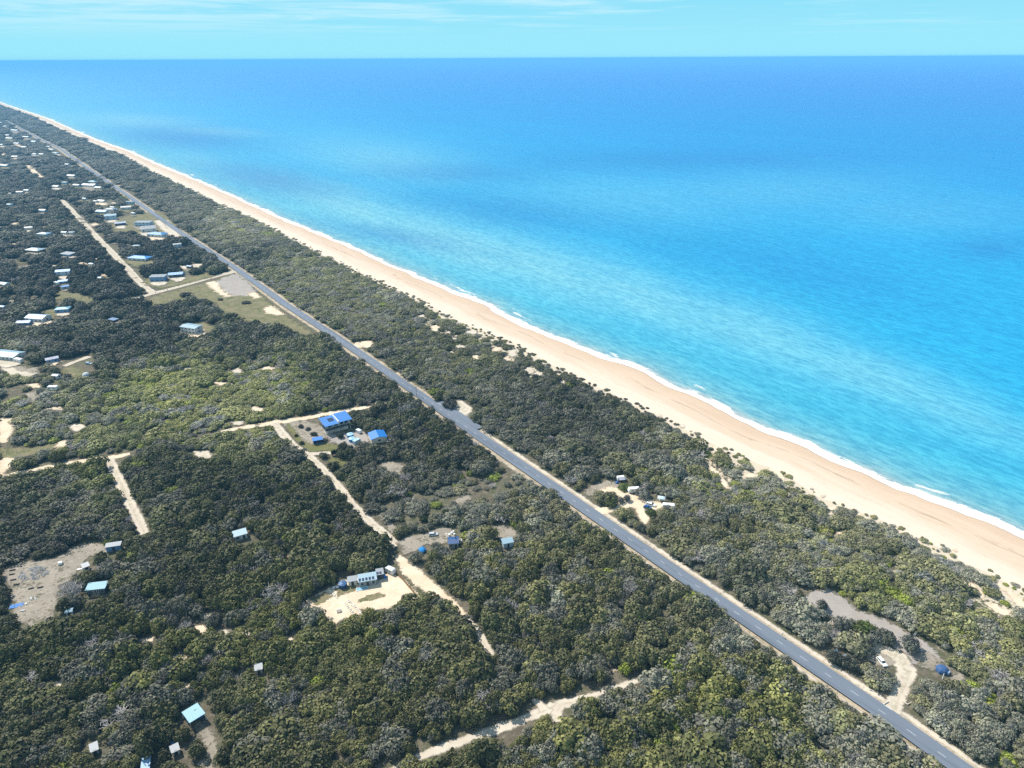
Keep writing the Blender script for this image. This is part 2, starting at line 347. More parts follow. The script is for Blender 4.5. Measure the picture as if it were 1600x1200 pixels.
PM = {
 'sand':  patch_mat('pale_sand',(0.72,0.60,0.455),(0.66,0.51,0.365),(0.77,0.68,0.55)),
 'track': patch_mat('sandy_track',(0.63,0.555,0.455),(0.55,0.475,0.385),(0.44,0.375,0.29),0.8),
 'dust':  patch_mat('dusty_ground',(0.34,0.295,0.24),(0.27,0.235,0.19),(0.45,0.395,0.325), debris=0.75),
 'gravel':patch_mat('grey_gravel',(0.38,0.34,0.31),(0.33,0.295,0.27),(0.44,0.38,0.32),2.0, debris=0.35, dc=(0.30,0.265,0.21)),
 'grass': patch_mat('mown_grass',(0.15,0.16,0.06),(0.19,0.17,0.08),(0.11,0.125,0.045), debris=0.5, dc=(0.07,0.085,0.03)),
 'dry':   patch_mat('dry_grass',(0.23,0.195,0.115),(0.16,0.16,0.075),(0.30,0.255,0.17), debris=0.8, dc=(0.085,0.095,0.04)),
 'verge': patch_mat('sandy_verge',(0.52,0.42,0.31),(0.40,0.33,0.24),(0.24,0.21,0.13),1.3, debris=0.6, dc=(0.16,0.145,0.085)),
}
def seg_dist(P, A, B):
    d = B-A; t = np.clip(((P-A)@d)/max(d@d,1e-9),0,1); q = A+t[:,None]*d
    return np.hypot(*(P-q).T), t
def sdf_poly(P, pts):
    D = np.full(len(P), 1e9); inside = np.zeros(len(P), bool); n = len(pts)
    for i in range(n):
        A, B = pts[i], pts[(i+1)%n]; D = np.minimum(D, seg_dist(P,A,B)[0])
        cond = (A[1] > P[:,1]) != (B[1] > P[:,1])
        with np.errstate(divide='ignore', invalid='ignore'):
            xi = (B[0]-A[0])*(P[:,1]-A[1])/(B[1]-A[1])+A[0]
        inside ^= cond & (P[:,0] < xi)
    return np.where(inside, -D, D)
def sdf_line(P, pts, hw):
    D = np.full(len(P), 1e9)
    for i in range(len(pts)-1):
        d, t = seg_dist(P, pts[i], pts[i+1]); D = np.minimum(D, d-(hw[i]*(1-t)+hw[i+1]*t))
    return D
def put_sheet(name, V, F, E, mat, z):
    me = bpy.data.meshes.new(name); me.from_pydata([(v[0],v[1],z) for v in V], [], F)
    a = me.attributes.new('edge','FLOAT','POINT'); a.data.foreach_set('value', np.asarray(E,float))
    me.materials.append(mat); return tag(link_mesh(name, me), kind='structure')
def area(name, pix, mat, clear=True, margin=2.0, pad=0.0):
    pts = Ws(pix); margin *= max(1.0, float(np.hypot(*pts.mean(0)))/260); lo, hi = pts.min(0)-margin, pts.max(0)+margin; ext = hi-lo
    g = max(0.7, math.sqrt(ext[0]*ext[1]/9000))
    nx, ny = int(ext[0]/g)+2, int(ext[1]/g)+2
    X, Y = np.meshgrid(lo[0]+np.arange(nx)*g, lo[1]+np.arange(ny)*g); P = np.stack([X.ravel(),Y.ravel()],1)
    sd = sdf_poly(P, pts); near = (sd < margin).reshape(ny,nx); F = []
    idx = np.arange(nx*ny).reshape(ny,nx)
    keep = near[:-1,:-1]|near[1:,:-1]|near[:-1,1:]|near[1:,1:]
    js, is_ = np.nonzero(keep)
    quads = np.stack([idx[js,is_],idx[js,is_+1],idx[js+1,is_+1],idx[js+1,is_]],1)
    used, inv = np.unique(quads, return_inverse=True); quads = inv.reshape(quads.shape)
    LAYER[0] += 0.004
    if clear: PATCHES.append(('poly', pts, pad))
    kf = max(1.0, float(np.hypot(*pts.mean(0)))/260)
    return put_sheet(name, P[used], [tuple(q) for q in quads.tolist()], np.clip(sd[used]/kf,-5,5), mat, LAYER[0])
def resample(pts, hw, ds):
    seg = np.hypot(*np.diff(pts,axis=0).T); cum = np.concatenate([[0],np.cumsum(seg)]); n = max(2,int(cum[-1]/ds)+1)
    t = np.linspace(0,cum[-1],n); return np.stack([np.interp(t,cum,pts[:,0]),np.interp(t,cum,pts[:,1])],1), np.interp(t,cum,hw)
def ribbon(name, pix, half, mat, clear=True, margin=1.6, world=False, pad=0.0, ds=2.5):
    pts = np.asarray(pix) if world else Ws(pix)
    hw = np.full(len(pts), half, float) if not hasattr(half,'__len__') else np.array(half,float)
    if clear: PATCHES.append(('line', pts, hw+pad))
    Q, H = resample(pts, hw, ds); T = np.gradient(Q, axis=0); T /= np.hypot(*T.T)[:,None]; Nn = np.stack([-T[:,1],T[:,0]],1)
    V, E = [], []; ks = (-1,-0.6,-0.25,0,0.25,0.6,1)
    for i in range(len(Q)):
        cap = 0.0
        for k in ks:
            o = k*(H[i]+margin); V.append(Q[i]+Nn[i]*o); E.append(abs(o)-H[i])
    m = len(ks); F = [(i*m+j,i*m+j+1,(i+1)*m+j+1,(i+1)*m+j) for i in range(len(Q)-1) for j in range(m-1)]
    LAYER[0] += 0.004
    return put_sheet(name, V, F, np.clip(E,-5,5), mat, LAYER[0])

# --- the sealed shore road
ra, rb = W(370,421), W(1250,1027.5)
rdir = np.array([math.cos(ROAD_ANG), math.sin(ROAD_ANG)]); rnor = np.array([-rdir[1], rdir[0]])   # rnor points to the sea side
rmid = np.array([(ra.x+rb.x)/2,(ra.y+rb.y)/2])
ROAD = Ws([(8,188),(24,196.5),(62,217),(95,233),(140,265),(200,306),(275,359),(370,421),(450,479),(520,524),(600,579),(710,656),(800,718),(900,786.5),(1060,898),(1250,1027.5),(1400,1130),(1495,1199)])
ext = ROAD[-1]+rdir*140
ROAD = np.vstack([ROAD, ext])
ribbon('verge', ROAD, [7.5]*5+[6.2]*8+[6.0]*3+[6.8]*3, PM['verge'], world=True, margin=2.2, pad=-0.3)
HW = 3.45
ribbon('verge', ROAD[11:]+rnor*np.where(rnor[0]>0,1,-1)*5.9, [0.5,0.6,0.8,1.0,1.3,1.6,1.6][:len(ROAD)-11] if len(ROAD)-11<=7 else 1.0, PM['track'], world=True, margin=2.0, pad=0.2)
ribbon('verge', ROAD[9:]-rnor*np.where(rnor[0]>0,1,-1)*5.0, 0.3, PM['track'], world=True, margin=1.6, clear=False)
def road_strip(name, o0, o1, mat, z, pts=None, ds=6):
    Q,_ = resample(ROAD if pts is None else pts, np.ones(len(ROAD if pts is None else pts)), ds)
    T = np.gradient(Q,axis=0); T /= np.hypot(*T.T)[:,None]; Nn = np.stack([-T[:,1],T[:,0]],1)
    A, B = Q+Nn*o0, Q+Nn*o1; n = len(Q)
    V = [(p[0],p[1],z) for p in A]+[(p[0],p[1],z) for p in B]
    me = bpy.data.meshes.new(name); me.from_pydata(V,[],[(i,i+1,n+i+1,n+i) for i in range(n-1)]); me.materials.append(mat)
    return tag(link_mesh(name, me), kind='structure')
def asphalt():
    m, nt = nodes('worn_asphalt'); p = worldpos(nt)
    rot = N(nt,'ShaderNodeMapping'); rot.inputs['Rotation'].default_value = (0,0,-ROAD_ANG); nt.links.new(p, rot.inputs['Vector'])
    st = N(nt,'ShaderNodeMapping'); st.inputs['Scale'].default_value = (0.05,1,1); nt.links.new(rot.outputs[0], st.inputs['Vector'])
    n1, n2, n3 = noise_(nt, st.outputs[0], 0.9, 4, 0.6), noise_(nt, p, 3.0, 4, 0.7), noise_(nt,p,0.06,4)
    c = mixc(nt, n1, (0.120,0.146,0.188), (0.18,0.208,0.255))
    c = mixc(nt, smooth(nt,n2,0.55,0.75), c, (0.22,0.235,0.26))
    c = mixc(nt, smooth(nt,n3,0.45,0.7), c, (0.145,0.17,0.21))
    n6 = noise_(nt, st.outputs[0], 0.25, 3, 0.5)
    c = mixc(nt, math_(nt,'MULTIPLY',smooth(nt,n6,0.52,0.60),0.45), c, (0.095,0.115,0.15))
    finish(nt, c, 0.85, 0.25, bump=n2, bstr=0.2, bdist=0.05); return m
M_ASPH = asphalt()
M_PAINT = plain('road_paint',(0.52,0.54,0.55),0.6,0.2,0.1,3)

# side streets, tracks
ribbon('dirt_road', [(371,419),(361,425.5),(325,435),(287,446),(250,455.5),(200,469),(185,472),(155,475),(100,468)], [4.2,4.2,3.6,3.4,3.4,3.2,2.8,2.5,2.2], PM['track'], pad=0.6)
ribbon('dirt_road', [(240,457),(231,452),(215,437),(200,420),(188,408),(173,392),(156,375),(140,358),(125,342),(110,326),(97,313),(79,312)], 3.4, PM['track'], pad=1.5)
ribbon('dirt_track', [(140,353),(178,350),(200,349),(240,345.5),(262,344)], 2.4, PM['track'], pad=1.0)
ribbon('dirt_track', [(45,258),(52,268),(60,275),(64,277)], 5.0, PM['sand'], pad=2)
ribbon('dirt_track', [(345,675),(380,668),(424,661.5),(480,653),(520,645.5),(545,641),(600,632)], [1.6,2.4,2.8,2.5,2.5,2.4,1.0], PM['sand'], pad=0.6)
ribbon('dirt_track', [(428,661),(440,676),(460,697),(480,710),(504,731),(528,758),(552,789),(580,818),(606,839),(622,852)], [2.6,2.6,2.2,2.2,2.0,2.0,2.0,2.4,2.2,1.8], PM['track'])
ribbon('dirt_track', [(478,709),(496,708.5),(520,707)], 1.8, PM['track'])
ribbon('sandy_driveway', [(622,868),(636,888),(655,905),(677,921),(702,941),(727,961)], [1.2,3.0,3.7,3.2,2.2,1.0], PM['sand'], pad=0.3)
ribbon('dirt_track', [(727,961),(745,985),(757,1006),(770,1027)], [1.0,1.0,1.8,1.2], PM['track'])
ribbon('dirt_track', [(4,744),(37,737),(75,730),(125,721),(170,716),(203,709)], [1.4,1.8,2.0,2.4,2.6,1.8], PM['sand'], pad=1.2)
ribbon('dirt_track', [(170,717),(178,735),(187,752),(200,781),(216,812),(226,834)], [2.6,2.4,2.5,2.4,2.4,2.0], PM['track'])
ribbon('dirt_track', [(600,1212),(635,1192),(670,1176),(700,1166),(740,1152),(780,1138),(815,1126),(850,1110),(877,1101),(905,1095),(930,1088),(965,1074),(1010,1058)], [1.2,1.3,1.4,1.5,1.6,1.6,1.7,2.0,2.0,1.7,1.6,1.2,1.0], PM['track'], pad=1.1)
ribbon('dirt_track', [(877,1101),(868,1116),(872,1128)], [1.8,1.8,1.2], PM['track'])
ribbon('dirt_track', [(850,1110),(842,1098),(832,1092)], [1.6,1.2,0.6], PM['track'])
ribbon('gravel_track', [(1392,1110),(1402,1090),(1411,1070),(1417,1045),(1402,1028),(1375,1014),(1352,1004),(1330,992),(1312,981),(1296,971)], [3.2,2.4,2.6,3.2,4.2,2.6,1.9,1.9,1.8,1.4], PM['track'])
ribbon('dirt_track', [(918,800),(940,800),(962,794),(985,786),(1010,784)], [3.0,2.6,2.4,3.4,3.4], PM['sand'])
ribbon('dirt_track', [(318,1200),(332,1185),(330,1165),(318,1145),(305,1132)], [3.2,2.4,1.6,2.0,2.0], PM['dust'])
ribbon('dirt_track', [(65,512),(80,506),(95,500),(104,496)], 2.4, PM['dust'], pad=1)
ribbon('dirt_track', [(100,572),(118,565),(132,560),(140,557)], 2.2, PM['track'], pad=1)
ribbon('dirt_track', [(28,418),(60,414),(90,416),(118,418),(148,416)], 2.5, PM['track'], pad=1.2)
ribbon('beach_path', [(1107,726),(1118,738),(1130,752),(1136,764)], [0.8,1.6,1.4,0.8], PM['sand'])
ribbon('beach_path', [(1120,694),(1117,706),(1113,718),(1107,726)], [1.2,0.9,0.9,0.8], PM['sand'])
ribbon('beach_path', [(1225,750),(1215,742),(1200,736),(1188,732)], [1.4,1.5,1.2,1.0], PM['sand'])
ribbon('beach_path', [(1178,742),(1166,745),(1160,740)], [1.6,1.8,1.2], PM['sand'])
ribbon('beach_path', [(1198,726),(1210,736),(1222,745)], [1.2,1.6,1.2], PM['sand'])
ribbon('beach_path', [(1512,907),(1520,918),(1532,927),(1536,938)], [1,1.5,1.2,0.8], PM['sand'])
ribbon('beach_path', [(1560,912),(1575,925),(1590,938),(1602,952)], [1,1.8,2.0,2.0], PM['sand'])
area('sand_blowout', [(1540,945),(1552,942),(1562,950),(1580,955),(1574,964),(1556,958)], PM['sand'])
# clearings
area('gravel_clearing', [(1242,945),(1268,925),(1293,921),(1320,937),(1340,955),(1375,965),(1412,985),(1440,1001),(1455,1014),(1476,1036),(1462,1040),(1424,1041),(1418,1022),(1400,1014),(1385,1000),(1370,980),(1340,972),(1307,967),(1290,957),(1262,940)], PM['gravel'], pad=0.4)
area('grass_clearing', [(1352,1012),(1366,1016),(1384,1024),(1396,1034),(1388,1044),(1370,1040),(1356,1030)], PM['dust'], pad=0.5)
area('grass_clearing', [(1424,1020),(1452,1020),(1474,1036),(1486,1046),(1462,1050),(1436,1042)], PM['dust'], pad=0.5)
area('sand_patch', [(1484,1056),(1500,1050),(1506,1064),(1496,1074),(1486,1068)], PM['dust'])
area('dusty_clearing', [(912,764),(930,757),(950,752),(966,756),(975,764),(960,770),(935,776),(918,775)], PM['dust'], pad=0.6)
area('sandy_clearing', [(936,766),(950,760),(968,764),(988,772),(1006,778),(1022,782),(1052,788),(1048,796),(1022,797),(1006,794),(1016,814),(1008,820),(998,808),(990,794),(972,793),(958,798),(964,786),(974,781),(962,772),(946,771)], PM['sand'], pad=0.6)
area('turnout', [(690,633),(704,636),(722,644),(734,648),(722,656),(706,652),(694,645)], M_ASPH if False else PM['gravel'], pad=0.4)
area('sand_patch', [(702,630),(718,624),(738,638),(736,644),(724,651),(712,645),(704,640)], PM['track'], pad=0.8)
area('sandy_yard', [(478,938),(500,926),(515,920),(535,908),(560,905),(592,902),(612,892),(622,900),(636,912),(657,932),(650,942),(632,941),(600,952),(580,954),(567,952),(562,968),(538,971),(524,977),(512,971),(494,954),(486,948)], PM['sand'], pad=0.3)
area('grass_patch', [(523,918),(536,916),(556,915),(560,922),(540,928),(529,931)], PM['dry'], clear=False)
area('grass_patch', [(484,936),(508,926),(520,932),(510,940),(494,948)], PM['dry'], clear=False)
area('grass_patch', [(556,936),(590,927),(606,930),(580,938),(560,943)], PM['dry'], clear=False)
area('dusty_clearing', [(5,892),(32,880),(62,875),(95,870),(117,852),(142,849),(160,852),(172,866),(140,870),(130,880),(116,905),(95,914),(90,937),(88,960),(85,966),(57,982),(32,974),(20,965),(25,940),(10,915)], PM['dust'], pad=0.3)
area('grass_clearing', [(215,478),(240,463),(290,450),(335,438),(362,428),(382,437),(400,455),(450,495),(500,527),(470,524),(430,512),(400,504),(370,500),(348,490),(338,474),(305,466),(280,476),(250,480)], PM['dry'], pad=-0.5)
area('gravel_lot', [(336,440),(350,434),(368,428),(384,438),(402,456),(398,460),(380,462),(362,462),(348,454)], PM['gravel'], clear=False)
area('sand_patch', [(322,442),(336,440),(350,456),(362,463),(350,464),(330,452)], PM['sand'], clear=False)
area('sand_patch', [(386,457),(400,457),(408,464),(396,466)], PM['sand'], clear=False)
area('sand_patch', [(412,482),(424,478),(440,488),(446,492),(430,493),(416,489)], PM['sand'], clear=False)
area('house_yard', [(444,664),(470,656),(500,664),(514,688),(530,698),(528,704),(500,705),(484,707),(462,690)], PM['dust'], pad=0.3)
area('lawn', [(450,663),(461,672),(474,689),(490,695),(512,691),(531,697),(527,704),(500,705),(484,706),(466,692),(448,672)], PM['grass'], clear=False)
area('gravel_yard', [(500,668),(525,680),(545,676),(566,672),(574,682),(578,694),(560,699),(540,697),(516,692)], PM['gravel'], pad=0.5)
area('dirt_patch', [(600,720),(618,722),(632,730),(624,744),(604,742),(596,730)], PM['dust'], pad=0.0)
area('grass_patch', [(512,716),(540,718),(545,728),(530,734),(514,726)], PM['grass'], pad=-1)
area('dusty_plot', [(690,800),(704,790),(722,772),(734,770),(738,780),(728,792),(706,802)], PM['dust'], clear=False)
area('dusty_plot', [(590,806),(606,800),(614,818),(622,830),(612,834)], PM['dust'], clear=False)
area('dusty_clearing', [(620,848),(640,838),(664,834),(690,824),(706,826),(716,846),(690,850),(660,852),(650,862),(630,868)], PM['dust'], pad=0.2)
area('dusty_clearing', [(760,826),(790,820),(806,832),(808,842),(790,846),(772,840)], PM['dust'], pad=-0.5)
area('dusty_clearing', [(0,700),(30,702),(62,698),(90,693),(92,700),(62,709),(30,714),(18,720),(0,722)], PM['dry'], pad=0.2)
area('sand_patch', [(-4,722),(12,714),(24,716),(18,728),(6,742),(-5,746)], PM['sand'], pad=0.2)
area('sand_patch', [(83,699),(92,692),(106,687),(103,698),(94,705)], PM['sand'], pad=0.2)
area('sand_patch', [(0,655),(22,653),(20,672),(10,692),(-5,694)], PM['sand'], pad=0.2)
area('grass_clearing', [(0,562),(20,568),(44,576),(58,574),(62,586),(40,592),(0,582)], PM['dust'], pad=0.5)
area('grass_clearing', [(95,580),(112,572),(128,576),(134,584),(120,592),(104,588)], PM['dry'], pad=0.5)
area('sand_patch', [(40,616),(56,612),(62,622),(50,630)], PM['dust'])
area('sand_patch', [(1,575),(18,572),(30,580),(56,584),(52,592),(18,588)], PM['track'], clear=False)
area('house_yard', [(284,506),(322,505),(340,512),(330,522),(306,526),(284,516)], PM['dry'], pad=1.0)
area('house_yard', [(172,346),(205,336),(250,330),(272,346),(286,368),(240,372),(205,362),(180,365)], PM['dry'], pad=-1)
area('dirt_patch', [(240,345),(262,344),(284,370),(272,374),(252,358)], PM['track'], clear=False)
area('house_yard', [(222,442),(240,430),(270,430),(300,432),(322,426),(336,432),(300,441),(250,453)], PM['dry'], pad=-1)
area('dirt_patch', [(280,416),(296,414),(318,412),(316,420),(292,424)], PM['track'], pad=0)
area('house_yard', [(90,455),(120,458),(150,466),(140,474),(110,470),(85,468),(92,480),(84,500),(70,504),(60,494),(84,480)], PM['dry'], pad=-1)
for k,(x,y,w,h) in enumerate([(325,965,9,5),(316,985,8,6),(350,990,8,3),(384,990,5,4),(232,943,6,3),(230,1000,8,3),(285,1030,12,4),(95,1070,8,5),(132,1100,10,4),(62,1115,9,4),(204,1062,4,4),(290,1072,6,3),(70,1140,5,3),(12,1178,6,4),(450,1000,7,3),(456,868,6,4),(318,712,12,7),(400,640,10,3),(372,662,8,3),(295,577,6,3),(90,640,12,3),(120,668,10,4),(55,604,9,4),(345,600,9,3),(372,580,7,3),(420,578,9,3),(560,540,6,4),(572,538,9,5),(594,633,9,3),(706,553,6,3),(640,536,4,2),(1030,650,5,3),(1066,666,5,3),(680,514,10,5),(700,522,8,4),(712,528,9,4),(736,520,10,4),(720,543,12,4),(745,560,10,5),(776,547,10,5),(800,553,9,8),(792,562,8,4),(825,580,14,6),(842,586,10,4),(880,598,8,4),(930,613,6,3),(1285,776,7,3),(1300,795,9,3),(1345,807,8,3),(1228,762,6,4),(1312,835,6,4),(1490,862,8,4),(960,1050,5,3),(985,1068,5,2),(990,1010,7,4),(960,1130,9,3),(1040,720,4,2),(660,495,5,3),(975,1030,3,3),(880,905,9,3),(1180,880,6,3),(1390,870,7,3)]):
    a0 = random.uniform(0,1)
    area('sand_patch', [(x+(1.35 if x<600 else .85)*w*math.cos(a)*random.uniform(.6,1.25), y+(1.35 if x<600 else .85)*h*math.sin(a)*random.uniform(.6,1.25)) for a in np.linspace(0,2*math.pi,9)[:-1]+a0], PM['sand' if random.random()<.55 else 'track'], margin=1.5, pad=0.2)
rq = random.Random(21)
for k in range(46):
    x, y = rq.uniform(0,215), rq.uniform(215,500)
    if y < 240+x*.25: continue
    w, h = rq.uniform(3,8)*(y/400+.3), rq.uniform(1,2.2)
    area('bare_yard', [(x+w*math.cos(a)*rq.uniform(.6,1.3), y+h*math.sin(a)*rq.uniform(.6,1.3)) for a in np.linspace(0,2*math.pi,8)[:-1]], PM[rq.choice(['track','dust','sand','dry'])], margin=1.2, pad=-0.8)
ZR = LAYER[0]+0.02
road_strip('road', -HW, HW, M_ASPH, ZR)
road_strip('turnout_lane', HW, HW+4.2, M_ASPH, ZR-0.004, Ws([(676,633),(690,643),(706,653),(722,664),(738,675)]))
V, F = [], []
Q,_ = resample(ROAD, np.ones(len(ROAD)), 0.5)
cum = 0.0; PITCHD = 9.75; start = 0
seglen = np.concatenate([[0],np.cumsum(np.hypot(*np.diff(Q,axis=0).T))])
ref = W(1250,1026.0); sref = seglen[np.argmin(np.hypot(Q[:,0]-ref.x,Q[:,1]-ref.y))]
s = sref % PITCHD
while s+2.7 < seglen[-1]:
    i0, i1 = np.searchsorted(seglen, s), np.searchsorted(seglen, s+2.7)
    for k in range(i0, i1):
        d = Q[k+1]-Q[k]; d /= np.hypot(*d); n = np.array([-d[1],d[0]])*0.075
        b = len(V); V += [(*(Q[k]-n),ZR+.004),(*(Q[k+1]-n),ZR+.004),(*(Q[k+1]+n),ZR+.004),(*(Q[k]+n),ZR+.004)]; F.append((b,b+1,b+2,b+3))
    s += PITCHD
def edge_line(pix, n_off=0):
    pts,_ = resample(Ws(pix), np.ones(len(pix)), 1.0)
    for k in range(len(pts)-1):
        d = pts[k+1]-pts[k]; d /= np.hypot(*d); n = np.array([-d[1],d[0]])*0.11
        b = len(V); V.extend([(*(pts[k]-n),ZR+.004),(*(pts[k+1]-n),ZR+.004),(*(pts[k+1]+n),ZR+.004),(*(pts[k]+n),ZR+.004)]); F.append((b,b+1,b+2,b+3))
edge_line([(684,631),(690,635)]); edge_line([(1380,1103),(1393,1112)]); edge_line([(376,432),(386,438)])
me = bpy.data.meshes.new('road_marking'); me.from_pydata(V,[],F); me.materials.append(M_PAINT)
tag(link_mesh('road_marking', me), kind='structure')

# ------------------------------------------------------------------ buildings
ROOFC = {'blue':(0.010,0.165,0.52),'bright':(0.012,0.225,0.58),'pale':(0.25,0.38,0.46),'white':(0.25,0.28,0.31),'turq':(0.14,0.35,0.44),'navy':(0.025,0.08,0.22),'slate':(0.10,0.20,0.36),'grey':(0.34,0.40,0.46),'steel':(0.22,0.38,0.56)}
WALLC = {'white':(0.64,0.65,0.64),'cream':(0.74,0.68,0.58),'tan':(0.68,0.61,0.52),'blue':(0.16,0.30,0.52),'dark':(0.07,0.085,0.11),'grey':(0.32,0.34,0.36),'paleblue':(0.45,0.56,0.66),'brown':(0.2,0.15,0.11)}
def M_roof(k): return metal_roof('metal_roof_'+k, ROOFC[k])
def M_wall(k): return boards('weatherboard_'+k, WALLC[k], 1.4)
def glass():
    m, nt = nodes('window_glass'); finish(nt, (0.035,0.05,0.075), 0.12, 0.5); return m
M_GLASS = glass(); M_TRIM = plain('trim_white',(0.72,0.72,0.70),0.5,0.3,0.08); M_DARK = plain('dark_metal',(0.05,0.055,0.065),0.5,0.3)
M_TIMBER = boards('timber',(0.30,0.20,0.12),2.0,'X'); M_CONC = plain('concrete',(0.42,0.40,0.37),0.9,0.1)
M_SOLAR = plain('solar_cells',(0.03,0.045,0.09),0.25,0.5,0.1,2); M_RUBBER = plain('rubber',(0.02,0.02,0.02),0.8,0.2)
M_WHITE = plain('white_paint',(0.80,0.80,0.79),0.35,0.45,0.06); M_BLUECLOTH = plain('blue_tarp',(0.02,0.17,0.50),0.6,0.3,0.2,1.5)
M_PALEBLUE = plain('pale_blue_cover',(0.42,0.62,0.74),0.6,0.3,0.12)
FOOT = []      # (x, y, radius) that the bush keeps clear of, with how tall the thing is

def keep(p, r, h=3.0): FOOT.append((p[0],p[1],r,h))

def house(name, label, cat, pos, yaw, Lx, Wy, h, roof='gable', rc='white', wc='white', pitch=0.32, win=2, storeys=1, door=True, verandah=False, solar=0, end_win=True, chimney=False, overhang=0.35, group=None):
    root = tag(empty(name, (pos[0],pos[1],0), yaw), label, cat, group)
    x0, x1, y0, y1 = -Lx/2, Lx/2, -Wy/2, Wy/2; wm = M_wall(wc)
    rise = pitch*Wy/2
    b = MB().box(x0,x1,y0,y1,0,h-0.03)
    if roof == 'gable':
        b.add([(x0,y0,h-.03),(x0,y1,h-.03),(x0,0,h+rise-.05)],[(0,1,2)]); b.add([(x1,y0,h-.03),(x1,y1,h-.03),(x1,0,h+rise-.05)],[(0,2,1)])
    b.build('wall', wm, root)
    o, t = overhang, 0.14; r = MB()
    if roof == 'gable':
        s = pitch
        for sg in (-1,1):
            ye = sg*(Wy/2+o); ze = h-o*s
            r.hexa([(x0-o,ye,ze),(x1+o,ye,ze),(x1+o,0,h+rise),(x0-o,0,h+rise),(x0-o,ye,ze+t),(x1+o,ye,ze+t),(x1+o,0,h+rise+t),(x0-o,0,h+rise+t)])
    elif roof == 'hip':
        ri = min(Lx/2-0.3, Wy/2)
        zt = h+pitch*Wy/2
        lo = [(x0-o,y0-o,h-.02),(x1+o,y0-o,h-.02),(x1+o,y1+o,h-.02),(x0-o,y1+o,h-.02)]
        ridge = [(x0+ri,0,zt),(x1-ri,0,zt)]
        r.add(lo+[(x,y,z+t) for x,y,z in lo]+ridge, [(3,2,1,0),(0,1,5,4),(1,2,6,5),(2,3,7,6),(3,0,4,7),(4,5,9,8),(6,7,8,9),(5,6,9),(7,4,8)])
    elif roof in ('skillion','flat'):
        dz = pitch*Wy if roof == 'skillion' else 0.12
        r.hexa([(x0-o,y0-o,h),(x1+o,y0-o,h),(x1+o,y1+o,h+dz),(x0-o,y1+o,h+dz),(x0-o,y0-o,h+t),(x1+o,y0-o,h+t),(x1+o,y1+o,h+dz+t),(x0-o,y1+o,h+dz+t)])
        if roof == 'skillion':
            b2 = MB().hexa([(x0,y0,h-.03),(x1,y0,h-.03),(x1,y1,h-.03),(x0,y1,h-.03),(x0,y0,h-.01),(x1,y0,h-.01),(x1,y1,h+dz-.01),(x0,y1,h+dz-.01)]); b2.build('upper_wall', wm, root)
    rf = r.build('roof', M_roof(rc), root)
    sh = h/storeys
    for k in range(storeys):
        zb = k*sh
        for i in range(win):
            xc = x0+Lx*(i+0.5)/win; w = min(1.5, Lx/win*0.5)
            if door and k == 0 and i == win//2:
                MB().box(xc-0.5,xc+0.5,y0-0.05,y0+0.06,0.1,2.1).build('door', M_DARK, root); continue
            f = MB().box(xc-w/2-.09,xc+w/2+.09,y0-0.04,y0+0.06,zb+sh*.32,zb+sh*.8).build('window', M_TRIM, root)
            MB().box(xc-w/2,xc+w/2,y0-0.07,y0+0.02,zb+sh*.32+.09,zb+sh*.8-.09).build('pane', M_GLASS, f)
        if end_win:
            for sx, xe in ((-1,x0),(1,x1)):
                w = min(1.4,Wy*.3)
                f = MB().box(min(xe,xe+sx*.04),max(xe,xe+sx*.04),-w/2-.09,w/2+.09,zb+sh*.34,zb+sh*.78).build('window', M_TRIM, root)
                MB().box(xe+sx*.02-.03,xe+sx*.05+.02,-w/2,w/2,zb+sh*.34+.09,zb+sh*.78-.09).build('pane', M_GLASS, f)
    if verandah:
        v = MB(); dv = 2.2
        v.hexa([(x0,y0-dv,h-.75),(x1,y0-dv,h-.75),(x1,y0-o-.05,h-.35),(x0,y0-o-.05,h-.35),(x0,y0-dv,h-.65),(x1,y0-dv,h-.65),(x1,y0-o-.05,h-.25),(x0,y0-o-.05,h-.25)])
        vr = v.build('verandah', M_roof(rc), root)
        for i in range(4):
            xc = x0+.1+(Lx-.2)*i/3; MB().box(xc-.07,xc+.07,y0-dv+.05,y0-dv+.19,0,h-.76).build('post', M_TRIM, vr)
        MB().box(x0,x1,y0-dv,y0-.02,0.05,.35).build('deck', M_TIMBER, root)
    for i in range(solar):
        xc = x0+Lx*(i+.6)/(solar+.2)-0.4; dz = (pitch*Wy if roof=='skillion' else .12)
        zf = lambda y: (h+dz*(y-y0+o)/(Wy+2*o)+t+.04) if roof in('skillion','flat') else (h+pitch*(Wy/2-abs(y))+t+.04)
        ya, yb = y0+.15, y0+min(1.8, Wy*.42)
        MB().hexa([(xc-.45,ya,zf(ya)),(xc+.45,ya,zf(ya)),(xc+.45,yb,zf(yb)),(xc-.45,yb,zf(yb)),(xc-.45,ya,zf(ya)+.05),(xc+.45,ya,zf(ya)+.05),(xc+.45,yb,zf(yb)+.05),(xc-.45,yb,zf(yb)+.05)]).build('solar_panel', M_SOLAR, rf)
    if chimney: MB().box(x0+Lx*.7,x0+Lx*.7+.35,.3,.65,h,h+rise+.9).build('flue', M_DARK, rf)
    keep(pos, math.hypot(Lx,Wy)/2*0.82, h)
    dd = math.hypot(*pos)
    if dd < 520: keep((pos[0]-pos[0]/dd*(Wy/2+1.6), pos[1]-pos[1]/dd*(Wy/2+1.6)), Lx*.42, h*.4)
    return root
